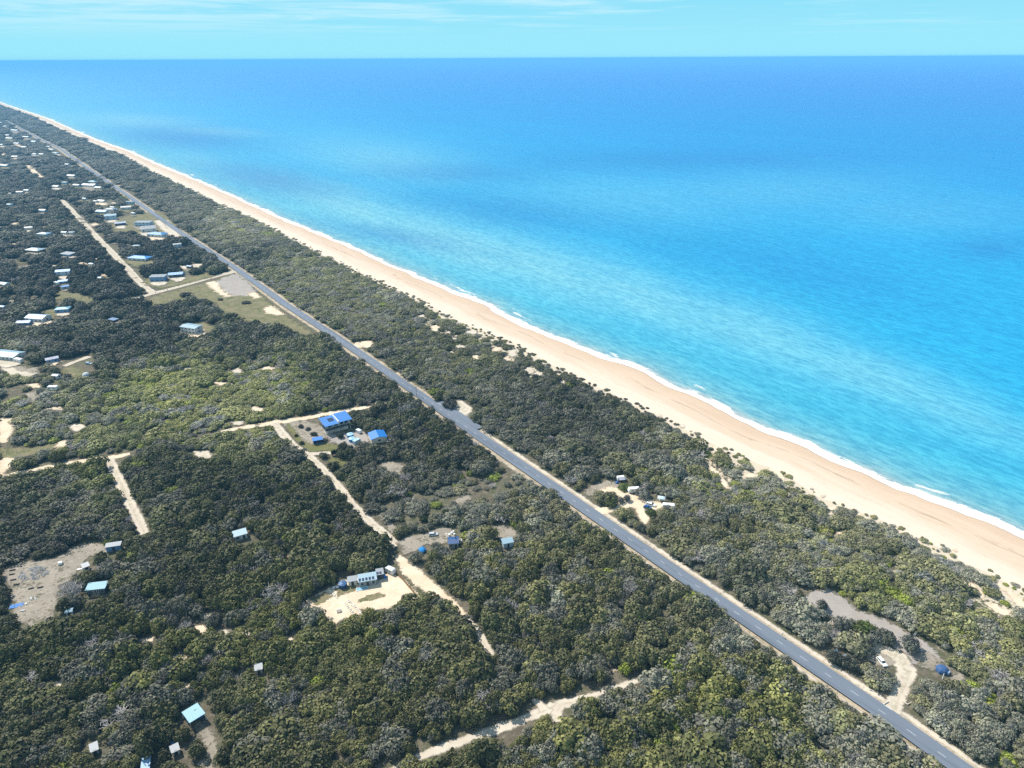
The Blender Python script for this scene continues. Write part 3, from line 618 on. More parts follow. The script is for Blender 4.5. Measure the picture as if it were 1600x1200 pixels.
def quad(fl, fr, bl, z, yaw=None):
    """centre, yaw, length and width of a box from three roof-edge pixels at height z"""
    a, b, c = W(*fl,z), W(*fr,z), W(*bl,z); e = (b-a); g = (c-a); ang = math.atan2(e.y,e.x) if yaw is None else yaw
    ux = Vector((math.cos(ang),math.sin(ang),0)); uy = Vector((-ux.y,ux.x,0))
    Lx, Wy = abs(e.dot(ux)), abs(g.dot(uy)); ctr = a+ux*Lx/2+uy*Wy/2
    return (ctr.x,ctr.y), ang, Lx, Wy
GRID = CROSS_ANG      # 36.5 degrees: house fronts square to the road

# the two-storey house with the split blue roof
c, yaw, Lx, Wy = quad((508.4,666),(551,656.6),(496.6,655),6.2,GRID-R(4))
root = tag(empty('beach_house',(c[0],c[1],0),yaw),'large two-storey house with two bright blue roofs split by a white parapet','house')
x0,x1,y0,y1 = -Lx/2,Lx/2,-Wy/2,Wy/2; xm = x0+Lx*.5
MB().box(x0+.6,x1-2.2,y0+1.4,y1-.3,0,2.9).build('ground_floor_wall', M_wall('cream'), root)
MB().box(x0+1.2,x1-.6,y0+2.2,y1-.4,2.95,6.0).build('upper_wall', M_wall('tan'), root)
MB().box(x0,x1-1.0,y0,y1,2.75,2.93).build('balcony_floor', M_DARK, root)
bal = MB(); 
for (a,b_,cc,d) in ((x0,x1-1.0,y0,y0+.06),(x0,x0+.06,y0+.1,y1)):
    bal.box(a,b_,cc,d,3.0,3.95)
bal.build('balustrade', M_DARK, root)
for xx in (x0+.15,xm,x1-1.2):
    MB().box(xx-.09,xx+.09,y0+.12,y0+.30,0,2.74).build('post', M_TRIM, root)
    MB().box(xx-.07,xx+.07,y0+.14,y0+.28,2.94,5.7).build('post', M_TRIM, root)
def skill(xa,xb,zf,zb,name,mat,t=.16): return MB().hexa([(xa,y0-.2,zf),(xb,y0-.2,zf),(xb,y1+.2,zb),(xa,y1+.2,zb),(xa,y0-.2,zf+t),(xb,y0-.2,zf+t),(xb,y1+.2,zb+t),(xa,y1+.2,zb+t)]).build(name,mat,root)
rl = skill(x0-.3,xm-.25,5.75,6.35,'roof',M_roof('blue')); rr_ = skill(xm+.3,x1+.3,6.3,6.9,'roof',M_roof('blue'))
MB().box(xm-.25,xm+.3,y0-.25,y1+.25,5.6,7.25).build('parapet', M_wall('white'), root)
for i in range(3):
    for j in range(2):
        xa, ya = xm-4.4+i*1.15, y0+4.2+j*2.1
        z = lambda y: 5.75+.6*(y-y0+.2)/(Wy+.4)+.2
        MB().hexa([(xa,ya,z(ya)),(xa+1.05,ya,z(ya)),(xa+1.05,ya+1.9,z(ya+1.9)),(xa,ya+1.9,z(ya+1.9)),(xa,ya,z(ya)+.06),(xa+1.05,ya,z(ya)+.06),(xa+1.05,ya+1.9,z(ya+1.9)+.06),(xa,ya+1.9,z(ya+1.9)+.06)]).build('solar_panel', M_SOLAR, rl)
for xa in (x0+1.5,x0+4.6,x0+8.2):
    d = MB().box(xa,xa+2.6,y0+1.34,y0+1.44,.05,2.35).build('roller_door', boards('roller_door',(0.52,0.47,0.40),3.0), root)
for xa in (x0+2.2,x0+6.0,x0+9.5,x0+12.2):
    f = MB().box(xa-.1,xa+1.9,y0+2.14,y0+2.26,3.7,5.2).build('window', M_TRIM, root)
    MB().box(xa,xa+1.8,y0+2.10,y0+2.22,3.8,5.1).build('pane', M_GLASS, f)
for ya in (y0+4,y0+7.5):
    f = MB().box(x0+1.14,x0+1.26,ya-.1,ya+1.7,3.7,5.2).build('window', M_TRIM, root); MB().box(x0+1.1,x0+1.22,ya,ya+1.6,3.8,5.1).build('pane', M_GLASS, f)
st = MB()
for i in range(10): st.box(x1-1.0+.02,x1+.2,y0+2.6+i*.3,y0+2.9+i*.3,.15+i*.28,.25+i*.28)
st.build('stairs', M_TIMBER, root); keep(c, 9.5, 7)

c, yaw, Lx, Wy = quad((580.4,687),(605,684),(568.6,678),3.0,GRID-R(14))
# gable end faces the camera: turn the shed a quarter
house('garage','cream garage with a bright blue gable roof behind the two-storey house','shed',c,yaw+math.pi/2,Wy,Lx,3.0,'gable','blue','cream',0.22,win=2,door=True)
c, yaw, Lx, Wy = quad((489.5,689),(504,686),(487,684.7),2.7,GRID-R(14))
root = tag(empty('garden_shed',(c[0],c[1],0),yaw),'small dark blue open-fronted shed with blue roof on the lawn','shed')
Lx, Wy = max(Lx,4.2), 3.4; x0,x1,y0,y1=-Lx/2,Lx/2,-Wy/2,Wy/2; mb = plain('navy_boards',(0.04,0.10,0.25))
MB().box(x0,x1,y1-.1,y1,0,2.6).box(x0,x0+.1,y0,y1-.1,0,2.5).box(x1-.1,x1,y0,y1-.1,0,2.5).build('wall', mb, root)
MB().box(x0+.12,x1-.12,y0,y0+.1,0,1.1).build('counter', mb, root)
for xa in (x0+.12,-.06,x1-.24): MB().box(xa,xa+.12,y0+.12,y0+.24,1.1,2.5).build('post', mb, root)
MB().hexa([(x0-.3,y0-.3,2.56),(x1+.3,y0-.3,2.56),(x1+.3,y1+.3,2.75),(x0-.3,y1+.3,2.75),(x0-.3,y0-.3,2.66),(x1+.3,y0-.3,2.66),(x1+.3,y1+.3,2.85),(x0-.3,y1+.3,2.85)]).build('roof', M_roof('blue'), root); keep(c,3.5,2.6)

def tank(label, pix, r, h, col, cap):
    p = W(*pix); root = tag(empty('water_tank',p), label,'tank')
    n = 6; prof = [(r*1.0,0)]+[(r*(1.0+(.02 if i%2 else 0)), h*i/12) for i in range(1,13)]
    MB().lathe(prof,24).build('tank_wall', plain('tank_'+col[0],col[1],.6), root, smooth_=False)
    MB().lathe([(r*1.04,h+.01),(r*1.04,h+.08),(r*.55,h+cap*.75),(.25,h+cap)],24).build('tank_roof', plain('tankroof_'+col[0],col[2],.5), root)
    MB().lathe([(.3,h+cap*.9),(.3,h+cap+.12)],12).build('hatch', M_DARK, root); keep(p,r+.8,h); return root
tank('pale-topped blue water tank between the white trailer and another tank',(547.5,683),1.9,2.0,('blue',(0.05,0.2,0.45),(0.35,0.58,0.72)),.5)
tank('pale-topped blue water tank against the pale blue covered trailer',(550.5,689.5),1.9,2.0,('blue',(0.05,0.2,0.45),(0.35,0.58,0.72)),.5)
tank('large navy domed water tank beside the cabin in the sandy yard',(536.2,917),1.75,1.9,('navy',(0.03,0.07,0.16),(0.06,0.14,0.28)),.6)
tank('small white water tank right of the dark blue shack',(719.5,848),0.75,1.5,('white',(0.62,0.60,0.55),(0.7,0.69,0.66)),.2)

def wheels(root, xs_, y, r, w=.2):
    for x in xs_:
        for sy in (-1,1):
            wl = MB().cyl((x,sy*y-w/2,r),(x,sy*y+w/2,r),r,n=14).build('wheel', M_RUBBER, root)
            MB().cyl((x,sy*(y+w/2)-.01,r),(x,sy*(y+w/2)+.02,r),r*.55,n=10).build('rim', plain('alloy',(0.5,0.5,0.5),.4,.5), wl)
def car(name, label, cat, pix, yaw, paint, kind='wagon', Ln=4.4):
    p = W(*pix); root = tag(empty(name,p,yaw), label, cat); k = Ln/4.4
    bodyp = [(-2.2,.35),(2.15,.35),(2.2,.62),(2.05,.82),(1.15,.98),(-2.15,1.0),(-2.2,.6)]
    MB().extrude_y([(x*k,z) for x,z in bodyp],-.88,.88,lambda z:.0 if z<.9 else .05).build('body', paint, root, bevel=.05)
    rear = {'wagon':(-2.05,-1.95),'hatch':(-1.9,-1.5),'ute':(-.75,-.6)}[kind]
    cab = [(rear[0],.99),(1.12,.96),(.35,1.50),(rear[1]+.05,1.52)]
    MB().extrude_y([(x*k,z) for x,z in cab],-.83,.83,lambda z:.0 if z<1.2 else .16).build('cabin', paint, root, bevel=.04)
    m = MB()
    m.hexa([(.98*k,-.70,1.04),(1.06*k,-.70,1.02),(1.06*k,.70,1.02),(.98*k,.70,1.04),(.40*k,-.58,1.45),(.47*k,-.58,1.47),(.47*k,.58,1.47),(.40*k,.58,1.45)])
    m.build('windscreen', M_GLASS, root)
    for sy in (-1,1):
        x_a, x_b = (rear[0]+.28)*k, .82*k
        MB().hexa([(x_a,sy*.80-.03,1.05),(x_b,sy*.80-.03,1.05),(x_b,sy*.80+.03,1.05),(x_a,sy*.80+.03,1.05),(x_a+.06,sy*.69-.03,1.43),(.36*k,sy*.69-.03,1.43),(.36*k,sy*.69+.03,1.43),(x_a+.06,sy*.69+.03,1.43)]).build('side_window', M_GLASS, root)
    MB().hexa([((rear[0]-.02)*k,-.66,1.08),((rear[0]+.05)*k,-.66,1.08),((rear[0]+.05)*k,.66,1.08),((rear[0]-.02)*k,.66,1.08),((rear[1]-.0)*k,-.56,1.42),((rear[1]+.08)*k,-.56,1.42),((rear[1]+.08)*k,.56,1.42),((rear[1])*k,.56,1.42)]).build('rear_window', M_GLASS, root)
    for sy in (-1,1): MB().box(2.1*k,2.215*k,sy*.62-.18,sy*.62+.18,.62,.78).build('headlight', plain('lamp_lens',(0.7,0.7,0.72),.15,.5,.02), root)
    if kind == 'ute': MB().box(-2.1*k,-.85*k,-.78,.78,1.0,1.28).build('canopy', paint, root)
    wheels(root,(-1.35*k,1.35*k),.80,.33); keep(p,2.2,1.5); return root
def caravan(name, label, pix, yaw, Ln=5.0, h=2.5, w=2.2, cover=None, pop=False, r=None):
    p = W(*pix); root = tag(empty(name,p,yaw), label,'caravan'); a = Ln/2
    prof = [(-a,.45),(a*.92,.45),(a,.9),(a,1.35),(a*.86,h*.93),(a*.74,h),(-a*.88,h),(-a*.97,h*.93),(-a,h*.6)]
    MB().extrude_y(prof,-w/2,w/2).build('body', cover or M_WHITE, root, bevel=.08)
    for x, ww in ((-a*.5,1.0),(a*.35,1.1)):
        for sy in (-1,1): MB().box(x-ww/2,x+ww/2,sy*(w/2+.01)-.03,sy*(w/2+.01)+.03,1.3,1.85).build('window', M_GLASS, root)
    MB().box(-.1,.55,-w/2-.035,-w/2+.02,.6,2.1).build('door', plain('van_door',(0.66,0.67,0.68),.4), root)
    MB().box(-a*.3,a*.1,-.3,.3,h+.01,h+.14).build('roof_hatch', plain('van_hatch',(0.5,0.53,0.56),.4), root)
    wheels(root,(-.2,),w/2-.14,.33); MB().cyl((a,0,.5),(a+1.1,0,.45),.06,n=6).build('drawbar', M_DARK, root)
    keep(p,r or Ln*.48,h); return root

caravan('covered_trailer','pale blue covered trailer parked beside the water tanks',(557.5,692),GRID+R(18),4.6,2.3,2.3,M_PALEBLUE)
caravan('box_trailer','small white box trailer between the tanks and the blue-roofed garage',(561,676.5),ROAD_ANG+R(10),3.8,2.2,2.0)
caravan('caravan','white caravan parked against the timber fence of the sandy yard',(610.5,895),ROAD_ANG+R(20),4.6,2.6,2.2)
# cabin in the sandy yard
c, yaw, Lx, Wy = quad((561,909),(587.5,905),(552.5,900),3.0,GRID-R(22))
house('cabin','pale-roofed cabin with solar panels in the sandy yard','cabin',c,yaw,Lx+.2,Wy,2.8,'skillion','pale','grey',0.07,win=3,solar=5)
c, yaw2, Lx, Wy = quad((544,908.5),(557,906),(542,902),2.6,GRID-R(22))
house('annex','white shed with a roller door joined to the left of the solar cabin','shed',c,yaw2,Lx,Wy,2.4,'flat','white','cream',0.05,win=1,door=True,end_win=False)
c, yaw3, Lx, Wy = quad((590,898),(597.5,896),(584,891),2.7,GRID-R(22))
house('utility_hut','dark hut with two solar panels on its white roof, right of the cabin','hut',c,yaw3,max(Lx,2.6),Wy,2.7,'skillion','white','dark',0.06,win=1,door=True,solar=2,end_win=False)
a, b, d, e = W(594,903), W(606,905), W(600,895,2.2), W(592.5,896,2.2)
m = MB(); v = [a,b,d,e]; m.add([tuple(q) for q in v]+[(q.x,q.y,q.z+.05) for q in v],[(0,1,2,3),(7,6,5,4),(0,4,5,1),(1,5,6,2),(2,6,7,3),(3,7,4,0)])
tag(m.build('tarpaulin', M_BLUECLOTH),'bright blue tarpaulin stretched from the dark hut to the sand','tarpaulin')
p = W(566,920.5); root = tag(empty('plunge_pool',p,GRID-R(22)),'shallow pale blue plunge pool with white rim in front of the cabin','pool')
MB().box(-2.4,2.4,-1.0,-.85,0,.35).box(-2.4,2.4,.85,1.0,0,.35).box(-2.4,-2.25,-.85,.85,0,.35).box(2.25,2.4,-.85,.85,0,.35).build('rim', M_TRIM, root)
MB().box(-2.25,2.25,-.85,.85,0,.22).build('pool_water', plain('pool_water',(0.22,0.45,0.60),.1,.5,.1), root); keep(p,2.5,.4)
p = W(525.5,919); root = tag(empty('dinghy',p,R(10)),'white dinghy lying beside the navy water tank','dinghy')
st = [(-1.5,.55,.5),(-.6,.68,.5),(.4,.62,.55),(1.2,.34,.62),(1.6,.03,.7)]
V = []
for x,w,z in st: V += [(x,-w,z),(x,-w*.5,.08),(x,w*.5,.08),(x,w,z),(x,w*.85,z-.06),(x,0,z-.3),(x,-w*.85,z-.06)]
F = [(i*7+j,i*7+(j+1)%7,(i+1)*7+(j+1)%7,(i+1)*7+j) for i in range(4) for j in range(7)]+[tuple(range(7)),tuple(range(34,27,-1))]
MB().add(V,F).build('hull', M_WHITE, root); MB().box(-.5,-.2,-.58,.58,.38,.43).build('bench', M_TIMBER, root); keep(p,1.6,.5)
# timber fence
a, b = W(616.5,892.5), W(655.8,938.5); Lf = (b-a).length; root = tag(empty('timber_fence',a,math.atan2(b.y-a.y,b.x-a.x)),'brown timber paling fence between the sandy yard and driveway','fence')
m = MB(); rr = random.Random(3); x = 0
while x < Lf: m.box(x,x+.16,-.02,.02,.05,1.62+rr.uniform(-.05,.05)); x += .185
m.build('palings', boards('palings',(0.30,0.20,0.11),2.0,'X'), root)
MB().box(0,Lf,.025,.075,.4,.5).box(0,Lf,.025,.075,1.2,1.3).build('rail', M_TIMBER, root)
n = int(Lf/2.4)
for i in range(n+1): MB().box(i*Lf/n-.07,i*Lf/n+.07,.08,.22,0,1.75).build('post', plain('dark_post',(0.10,0.085,0.05)), root)
# limestone block rows
M_LIME = plain('limestone',(0.66,0.60,0.52),.9,.1,.15,2)
def rock_row(label, pts, r, seed, n=None):
    P, _ = resample(Ws(pts), np.ones(len(pts)), r*1.7); m = MB(); rr = random.Random(seed); c0 = P.mean(0)
    for q in P: m.rock((q[0]-c0[0]+rr.uniform(-.2,.2)*r, q[1]-c0[1]+rr.uniform(-.2,.2)*r, r*.35), r*rr.uniform(.7,1.15), rr.random())
    o = m.build('rock_row', M_LIME, None, (c0[0],c0[1],.05)); tag(o,label,'rock wall')
rock_row('pale limestone row nearest the cabin, left of the pool',[(514,921),(520,928),(527,935)],.55,1)
rock_row('pale limestone row on the left of the twin rows below the driveway',[(539,943),(545,951),(553,960),(559,967)],.6,2)
rock_row('pale limestone row on the right of the twin rows below the driveway',[(544,939),(551,946),(559,953),(566,961)],.6,4)
def heap(name, label, cat, pix, r, n, mat, seed, rad=.3, flat=.7):
    p = W(*pix); m = MB(); rr = random.Random(seed)
    for i in range(n):
        a, q = rr.uniform(0,6.28), r*math.sqrt(rr.random()); m.rock((q*math.cos(a),q*math.sin(a)*.8,rad*.3+max(0,(r-q)/r)*rad*.8), rad*rr.uniform(.5,1.2), rr.random(), flat)
    tag(m.build(name, mat, None, p), label, cat, kind='stuff' if 'rubble' in name else None); keep(p,r,1)
heap('stone_heap','small grey stone heap on the sand below the limestone rows',  'stones',(518,967),.9,9,plain('grey_stone',(0.3,0.28,0.26),.9),5,.35)
p = W(530,956); root = tag(empty('picnic_table',p,R(20)),'grey picnic table on the sand left of the limestone rows','table')
MB().box(-.95,.95,-.4,.4,.72,.78).build('tabletop', plain('grey_timber',(0.25,0.24,0.24)), root)
for sy in (-1,1): MB().box(-.95,.95,sy*.75-.14,sy*.75+.14,.42,.47).build('seat', plain('grey_timber',(0.25,0.24,0.24)), root)
for sx in (-1,1): MB().box(sx*.7-.05,sx*.7+.05,-.75,.75,.36,.415).box(sx*.7-.05,sx*.7+.05,-.3,-.2,0,.72).box(sx*.7-.05,sx*.7+.05,.2,.3,0,.72).build('trestle', plain('grey_timber',(0.25,0.24,0.24)), root)

# dark blue shack by the plot
c, yaw, Lx, Wy = quad((701,849),(716,847.5),(691,840),3.0,GRID-R(30))
house('shack','low shack with dark blue roof beside the dusty vacant plot','shack',c,yaw,max(Lx,4.2),max(Wy,3.6),2.8,'gable','navy','grey',.25,win=2,chimney=True)
c, yaw, Lx, Wy = quad((787.5,848),(800,845),(784,844),2.8,GRID-R(20))
house('carport','pale-roofed carport half hidden by trees right of the dark blue shack','carport',c,yaw,max(Lx,4.5),max(Wy,3.2),2.7,'skillion','pale','paleblue',.05,win=1,end_win=False)
car('parked_wagon','pale grey station wagon parked left of the dark blue shack','car',(677.5,836.5),GRID-R(30),plain('silver_paint',(0.50,0.53,0.55),.3,.5,.06),'wagon')
p = W(660,861); root = tag(empty('covered_boat',p,ROAD_ANG-R(15)),'bright blue tarpaulin draped over a boat by the track','boat')
st = [(-1.9,1.0,.9),(-1.1,1.4,1.25),(.1,1.5,1.6),(1.1,1.2,1.4),(1.9,.4,.95)]; V=[]
for x,w,z in st: V += [(x,-w,.35),(x,-w*1.02,.75),(x,-w*.4,z),(x,w*.35,z),(x,w*1.02,.75),(x,w,.35)]
F = [(i*6+j,i*6+(j+1)%6,(i+1)*6+(j+1)%6,(i+1)*6+j) for i in range(4) for j in range(6)]+[tuple(range(6)),tuple(range(29,23,-1))]
MB().add(V,F).build('cover', plain('bright_tarp',(0.012,0.20,0.55),.5,.3,.2,2), root); wheels(root,(-.4,),.8,.28); keep(p,2.8,1.2)
def drum(label, pix, mat, r=.3, h=.9, name='drum', cat='drum'):
    p = W(*pix); root = tag(empty(name,p), label, cat)
    MB().lathe([(r,0),(r,h*.3),(r*1.05,h*.33),(r,h*.36),(r,h*.64),(r*1.05,h*.67),(r,h*.7),(r,h)],14).build('drum_wall', mat, root)
    MB().lathe([(r*1.03,h+.005),(r*1.03,h+.04)],14).build('lid', M_DARK if mat is not M_WHITE else M_TRIM, root); keep(p,.7,h)
for k,(x,y,l) in enumerate([(702,837.5,'white drum nearest the dark blue shack roof on its far side'),(705.5,834.5,'white drum in the middle of the clutter behind the dark blue shack'),(708.5,832.5,'white drum farthest from the dark blue shack in the clutter behind it'),(710,836.5,'white drum on the right of the clutter behind the dark blue shack')]): drum(l,(x,y),M_WHITE,.45,1.0)
heap('rubble_heap','pale rubble heap behind the dark blue shack','rubble',(699,835),1.6,16,M_LIME,9,.32)

# bush shacks on the left
c, yaw, Lx, Wy = quad((366,838.7),(385,832),(361,832),2.7,GRID-R(8))
house('bush_shack','small white shack alone in the dark bush left of the sandy yard','shack',c,yaw,Lx,max(Wy,3),2.6,'skillion','pale','white',.06,win=2,end_win=False,verandah=False)
c, yaw, Lx, Wy = quad((165,854),(187.5,850.6),(164,851),2.8)
house('storage_shed','long narrow white-roofed shed at the clearing edge, wall shade painted in blue','shed',c,yaw,Lx,max(Wy,2.6),2.7,'skillion','white','blue',.05,win=1,end_win=False)  # blue wall colour stands in for shade on a white wall
c, yaw, Lx, Wy = quad((134,922),(163,918.7),(135.6,912.5),3.0)
house('bush_cabin','dark-walled cabin with turquoise iron roof and white porch posts','cabin',c,yaw,Lx,Wy,2.9,'skillion','turq','dark',.06,win=3,end_win=False)
ux = Vector((math.cos(yaw),math.sin(yaw))); uy = Vector((-ux.y,ux.x))
# its porch
cab = [o for o in bpy.data.objects if o.name == 'bush_cabin'][0]
MB().box(-1.8,1.6,-Wy/2-1.7,-Wy/2-.02,.05,.3).build('porch', M_TIMBER, cab)
for xx in (-.9,-.3,.5,1.2): MB().box(xx-.08,xx+.08,-Wy/2-.45,-Wy/2-.3,.3,2.85).build('porch_post', M_TRIM, cab)
c, yaw, Lx, Wy = quad((130,887.5),(139,884),(125,883.7),2.0)
house('tool_shed','little white tool shed on the right of the dusty clearing','shed',c,yaw,max(Lx,2.2),Wy,2.0,'skillion','white','white',.08,win=1,end_win=False)
c, yaw, Lx, Wy = quad((102.5,957),(112,955),(101.5,953),2.2)
house('outhouse','tiny white outhouse with pale roof below the turquoise-roofed cabin','outhouse',c,yaw,max(Lx,1.8),max(Wy,1.6),2.2,'gable','pale','paleblue',.35,win=1,end_win=False)
c, yaw, Lx, Wy = quad((399,1047.5),(409,1045),(395.5,1040),1.9)
house('white_hut','lone white box hut deep in the bush below the sandy yard','hut',c,yaw,Lx,Wy,1.9,'flat','white','white',.05,win=1,end_win=False)
c, yaw, Lx, Wy = quad((142.5,1175),(152.5,1170.5),(137,1166),1.9)
house('white_hut','white box hut in the bush left of the other huts by the bottom edge','hut',c,yaw,Lx,Wy,1.9,'flat','white','white',.05,win=1,end_win=False)
c, yaw, Lx, Wy = quad((269,1176),(279.5,1171),(266,1167.5),1.9)
house('white_hut','white box hut directly below the turquoise carport','hut',c,yaw,Lx,max(Wy,2.4),1.9,'flat','white','white',.05,win=1,end_win=False)
c, yaw, Lx, Wy = quad((221,1203),(232,1200),(217,1188),2.4)
house('blue_roofed_shed','narrow shed with a pale-to-blue iron roof at the bottom edge','shed',c,yaw,Lx,Wy,2.3,'skillion','steel','grey',.06,win=1,end_win=False)
# turquoise carport
c, yaw, Lx, Wy = quad((296,1130),(321,1114.5),(276,1117.5),3.0); root = tag(empty('open_carport',(*c,0),yaw),'open carport with flat turquoise roof on thin white posts','carport')
x0,x1,y0,y1=-Lx/2,Lx/2,-Wy/2,Wy/2
r_ = MB().box(x0,x1,y0,y1,2.9,3.04).build('roof', M_roof('turq'), root); MB().box(.5,1.2,.6,.75,3.05,3.12).build('roof_vent', M_DARK, r_)
for xx in (x0+.15,x1-.15):
    for yy in (y0+.15,0,y1-.15): MB().box(xx-.06,xx+.06,yy-.06,yy+.06,0,2.89).build('post', M_TRIM, root)
MB().box(x0+.1,x1-.1,y1-.12,y1-.06,0,2.6).build('back_wall', plain('carport_wall',(0.12,0.2,0.34)), root); keep(c,4.6,3.0)
p = (c[0]+1.6,c[1]+.6); o = MB().box(-.9,.9,-.5,.5,0.04,1.1).box(-.7,.2,-.4,.4,1.1,1.6).build('storage_crates', plain('blue_crate',(0.05,0.17,0.42)), None,(*p,0),yaw,bevel=.03); tag(o,'blue storage crates standing under the turquoise carport','crates')
p = W(270.5,1163); o = MB().box(-.5,.5,-.3,.3,0.04,.8).box(-.5,.5,-.3,.1,.8,1.0).build('blue_cooler', plain('blue_crate',(0.05,0.17,0.42)), None,p,.3,bevel=.05); tag(o,'small bright blue cooler behind the white hut below the carport','cooler')
# scrap and oddments in the left clearing
p = W(53,897); m = MB(); rr = random.Random(5)
for i in range(90):
    a, q = rr.uniform(0,6.28), 6.0*math.sqrt(rr.random()); l = rr.uniform(.8,2.6); x,y,z = q*math.cos(a), q*math.sin(a)*.75, rr.uniform(.1,.2)+max(0,1-q/6)*1.3*rr.random()
    d = Vector((rr.uniform(-1,1),rr.uniform(-1,1),rr.uniform(-.25,.35))).normalized()*l/2; m.cyl(Vector((x,y,z+.3))-d,Vector((x,y,z+.3))+d,rr.uniform(.05,.11),n=5)
o = m.build('scrap_pile', plain('weathered_branches',(0.34,0.38,0.45),.7,.2,.3,1.0), None, p); tag(o,'tangled pile of grey branches and scrap in the left clearing','scrap pile'); keep(p,4.5,1.2)
M_MOUND = plain('dark_heap',(0.035,0.035,0.035),.9,.1)
for k,(x,y,l) in enumerate([(19.5,891.5,'dark log heap at the top of the row left of the scrap pile'),(19,898,'second dark log heap in the row left of the scrap pile'),(21,906.5,'third dark log heap in the row left of the scrap pile'),(26,914,'dark log heap at the bottom of the row left of the scrap pile'),(49,920,'dark log heap just below the scrap pile'),(63,918.5,'small dark log heap below the right end of the scrap pile')]):
    p = W(x,y); m = MB(); rr = random.Random(k)
    for i in range(7): m.cyl((-1.0+rr.uniform(-.2,.2),(i%4-1.5)*.22,.14+(i//4)*.22),(1.0+rr.uniform(-.2,.2),(i%4-1.5)*.22+rr.uniform(-.05,.05),.14+(i//4)*.22),.13,n=7)
    o = m.build('log_heap', M_MOUND, None, p, R(20)); tag(o,l,'log heap','dark log heaps in the left clearing'); keep(p,1.2,.6)
p = W(95,882); root = tag(empty('water_cube',p,.3),'white caged water container near the scrap pile','container')
MB().box(-.8,.8,-.7,.7,.14,1.35).build('tank_body', M_WHITE, root, bevel=.08); MB().box(-.85,.85,-.75,.75,0.02,.13).build('pallet', M_TIMBER, root); MB().cyl((0,0,1.35),(0,0,1.45),.12).build('cap', M_DARK, root); keep(p,1,1)
p = W(124,889.5); o = MB().box(-1,1,-.5,.5,.05,.12).box(-.8,.9,-.4,.4,.13,.2).build('white_sheeting', M_WHITE, None, p, .4); tag(o,'flat white sheets lying beside the little tool shed','sheeting')
heap('rubble_heap','white rubble scattered in the lower left clearing','rubble',(50,937),2.2,22,plain('white_rubble',(0.62,0.66,0.68),.8),12,.3,.5)
p = W(26,947); m = MB(); V=[];rr=random.Random(3)
for j in range(6):
    for i in range(9): V.append((-2.4+i*.6,-1.2+j*.48,.1+.25*rr.random()))
o = MB().add(V,[(j*9+i,j*9+i+1,(j+1)*9+i+1,(j+1)*9+i) for j in range(5) for i in range(8)]).build('crumpled_tarpaulin', M_BLUECLOTH, None, p, .3); tag(o,'crumpled blue tarpaulin on the ground in the lower left clearing','tarpaulin')
p = W(41,944.5); o = MB().rock((0,0,.3),.6,3).build('white_bag', M_WHITE, None, p); tag(o,'small white sack beside the crumpled blue tarpaulin','sack')
p = W(36,955); root = tag(empty('camp_bench',p,.2),'pale metal frame bench below the crumpled blue tarpaulin','bench')
MB().box(-.9,.9,-.25,.25,.45,.5).build('seat', plain('pale_metal',(0.45,0.48,0.52)), root)
for sx in (-1,1): MB().box(sx*.8-.04,sx*.8+.04,-.25,.25,0,.44).build('leg', plain('pale_metal',(0.45,0.48,0.52)), root)
p = W(407,1074); o = MB().box(-.9,.9,-.55,.55,.05,.6).box(-.9,.9,.4,.55,.6,1.1).build('discarded_sofa', M_WHITE, None, p, .2, bevel=.08); tag(o,'white discarded sofa half hidden in bush below the lone hut','sofa')
p = W(625,599); 

# --- camp on the sea side of the road
p = W(971,750); root = tag(empty('camper_van',p,GRID-R(25)),'white camper van with a dark awning at the back of the sandy camp','van')
prof = [(-2.5,.4),(2.4,.4),(2.5,.9),(2.0,1.25),(1.55,2.1),(1.2,2.35),(-2.3,2.4),(-2.5,2.1)]
MB().extrude_y(prof,-.95,.95,lambda z:0 if z<1.3 else .1).build('body', M_WHITE, root, bevel=.06)
for sy in (-1,1): MB().box(-1.9,1.3,sy*.90-.03,sy*.90+.03,1.35,1.95).build('side_window', M_GLASS, root)
MB().hexa([(1.72,-.75,1.75),(1.8,-.75,1.7),(1.8,.75,1.7),(1.72,.75,1.75),(1.5,-.7,2.08),(1.57,-.7,2.06),(1.57,.7,2.06),(1.5,.7,2.08)]).build('windscreen', M_GLASS, root)
MB().hexa([(-2.2,-3.0,1.9),(1.0,-3.0,1.9),(1.0,-.98,2.25),(-2.2,-.98,2.25),(-2.2,-3.0,1.95),(1.0,-3.0,1.95),(1.0,-.98,2.3),(-2.2,-.98,2.3)]).build('awning', plain('awning_cloth',(0.30,0.33,0.38)), root)
for xx in (-2.1,.9): MB().cyl((xx,-2.9,0),(xx,-2.9,1.9),.03,n=6).build('awning_pole', M_DARK, root)
wheels(root,(-1.5,1.5),.85,.34); keep(p,3.2,2.3)
p = W(964,755); root = tag(empty('dome_tent',p,.2),'small dark blue dome tent beside the camper van','tent')
MB().lathe([(1.0,0),(.95,.5),(.7,.95),(.3,1.2),(.02,1.25)],10).build('canopy', plain('navy_cloth',(0.03,0.12,0.35)), root); MB().box(-.25,.25,-1.02,-.8,.03,.75).build('door_flap', M_DARK, root); keep(p,1.3,1.2)
caravan('caravan','white caravan partly hidden by a grey tree in the camp',(990,769),GRID+R(150),6.0,2.7,2.3,r=2.0)
car('off_roader','white four-wheel-drive wagon parked on the sandy camp','car',(1017,790),GRID-R(60),M_WHITE,'wagon',4.8)
p = W(1012,793.5); car('blue_hatchback','dark blue hatchback parked against the white four-wheel-drive','car',(1011.5,794.2),GRID-R(60),plain('blue_paint',(0.03,0.12,0.35),.3,.5,.05),'hatch',3.9)
caravan('caravan','low white caravan at the seaward end of the sandy camp',(1045,794),GRID-R(48),6.2,2.4,2.3)
p = W(1033,783); root = tag(empty('camp_shelter',p,GRID-R(50)),'white camp shelter with blue-topped awning behind the low caravan','shelter')
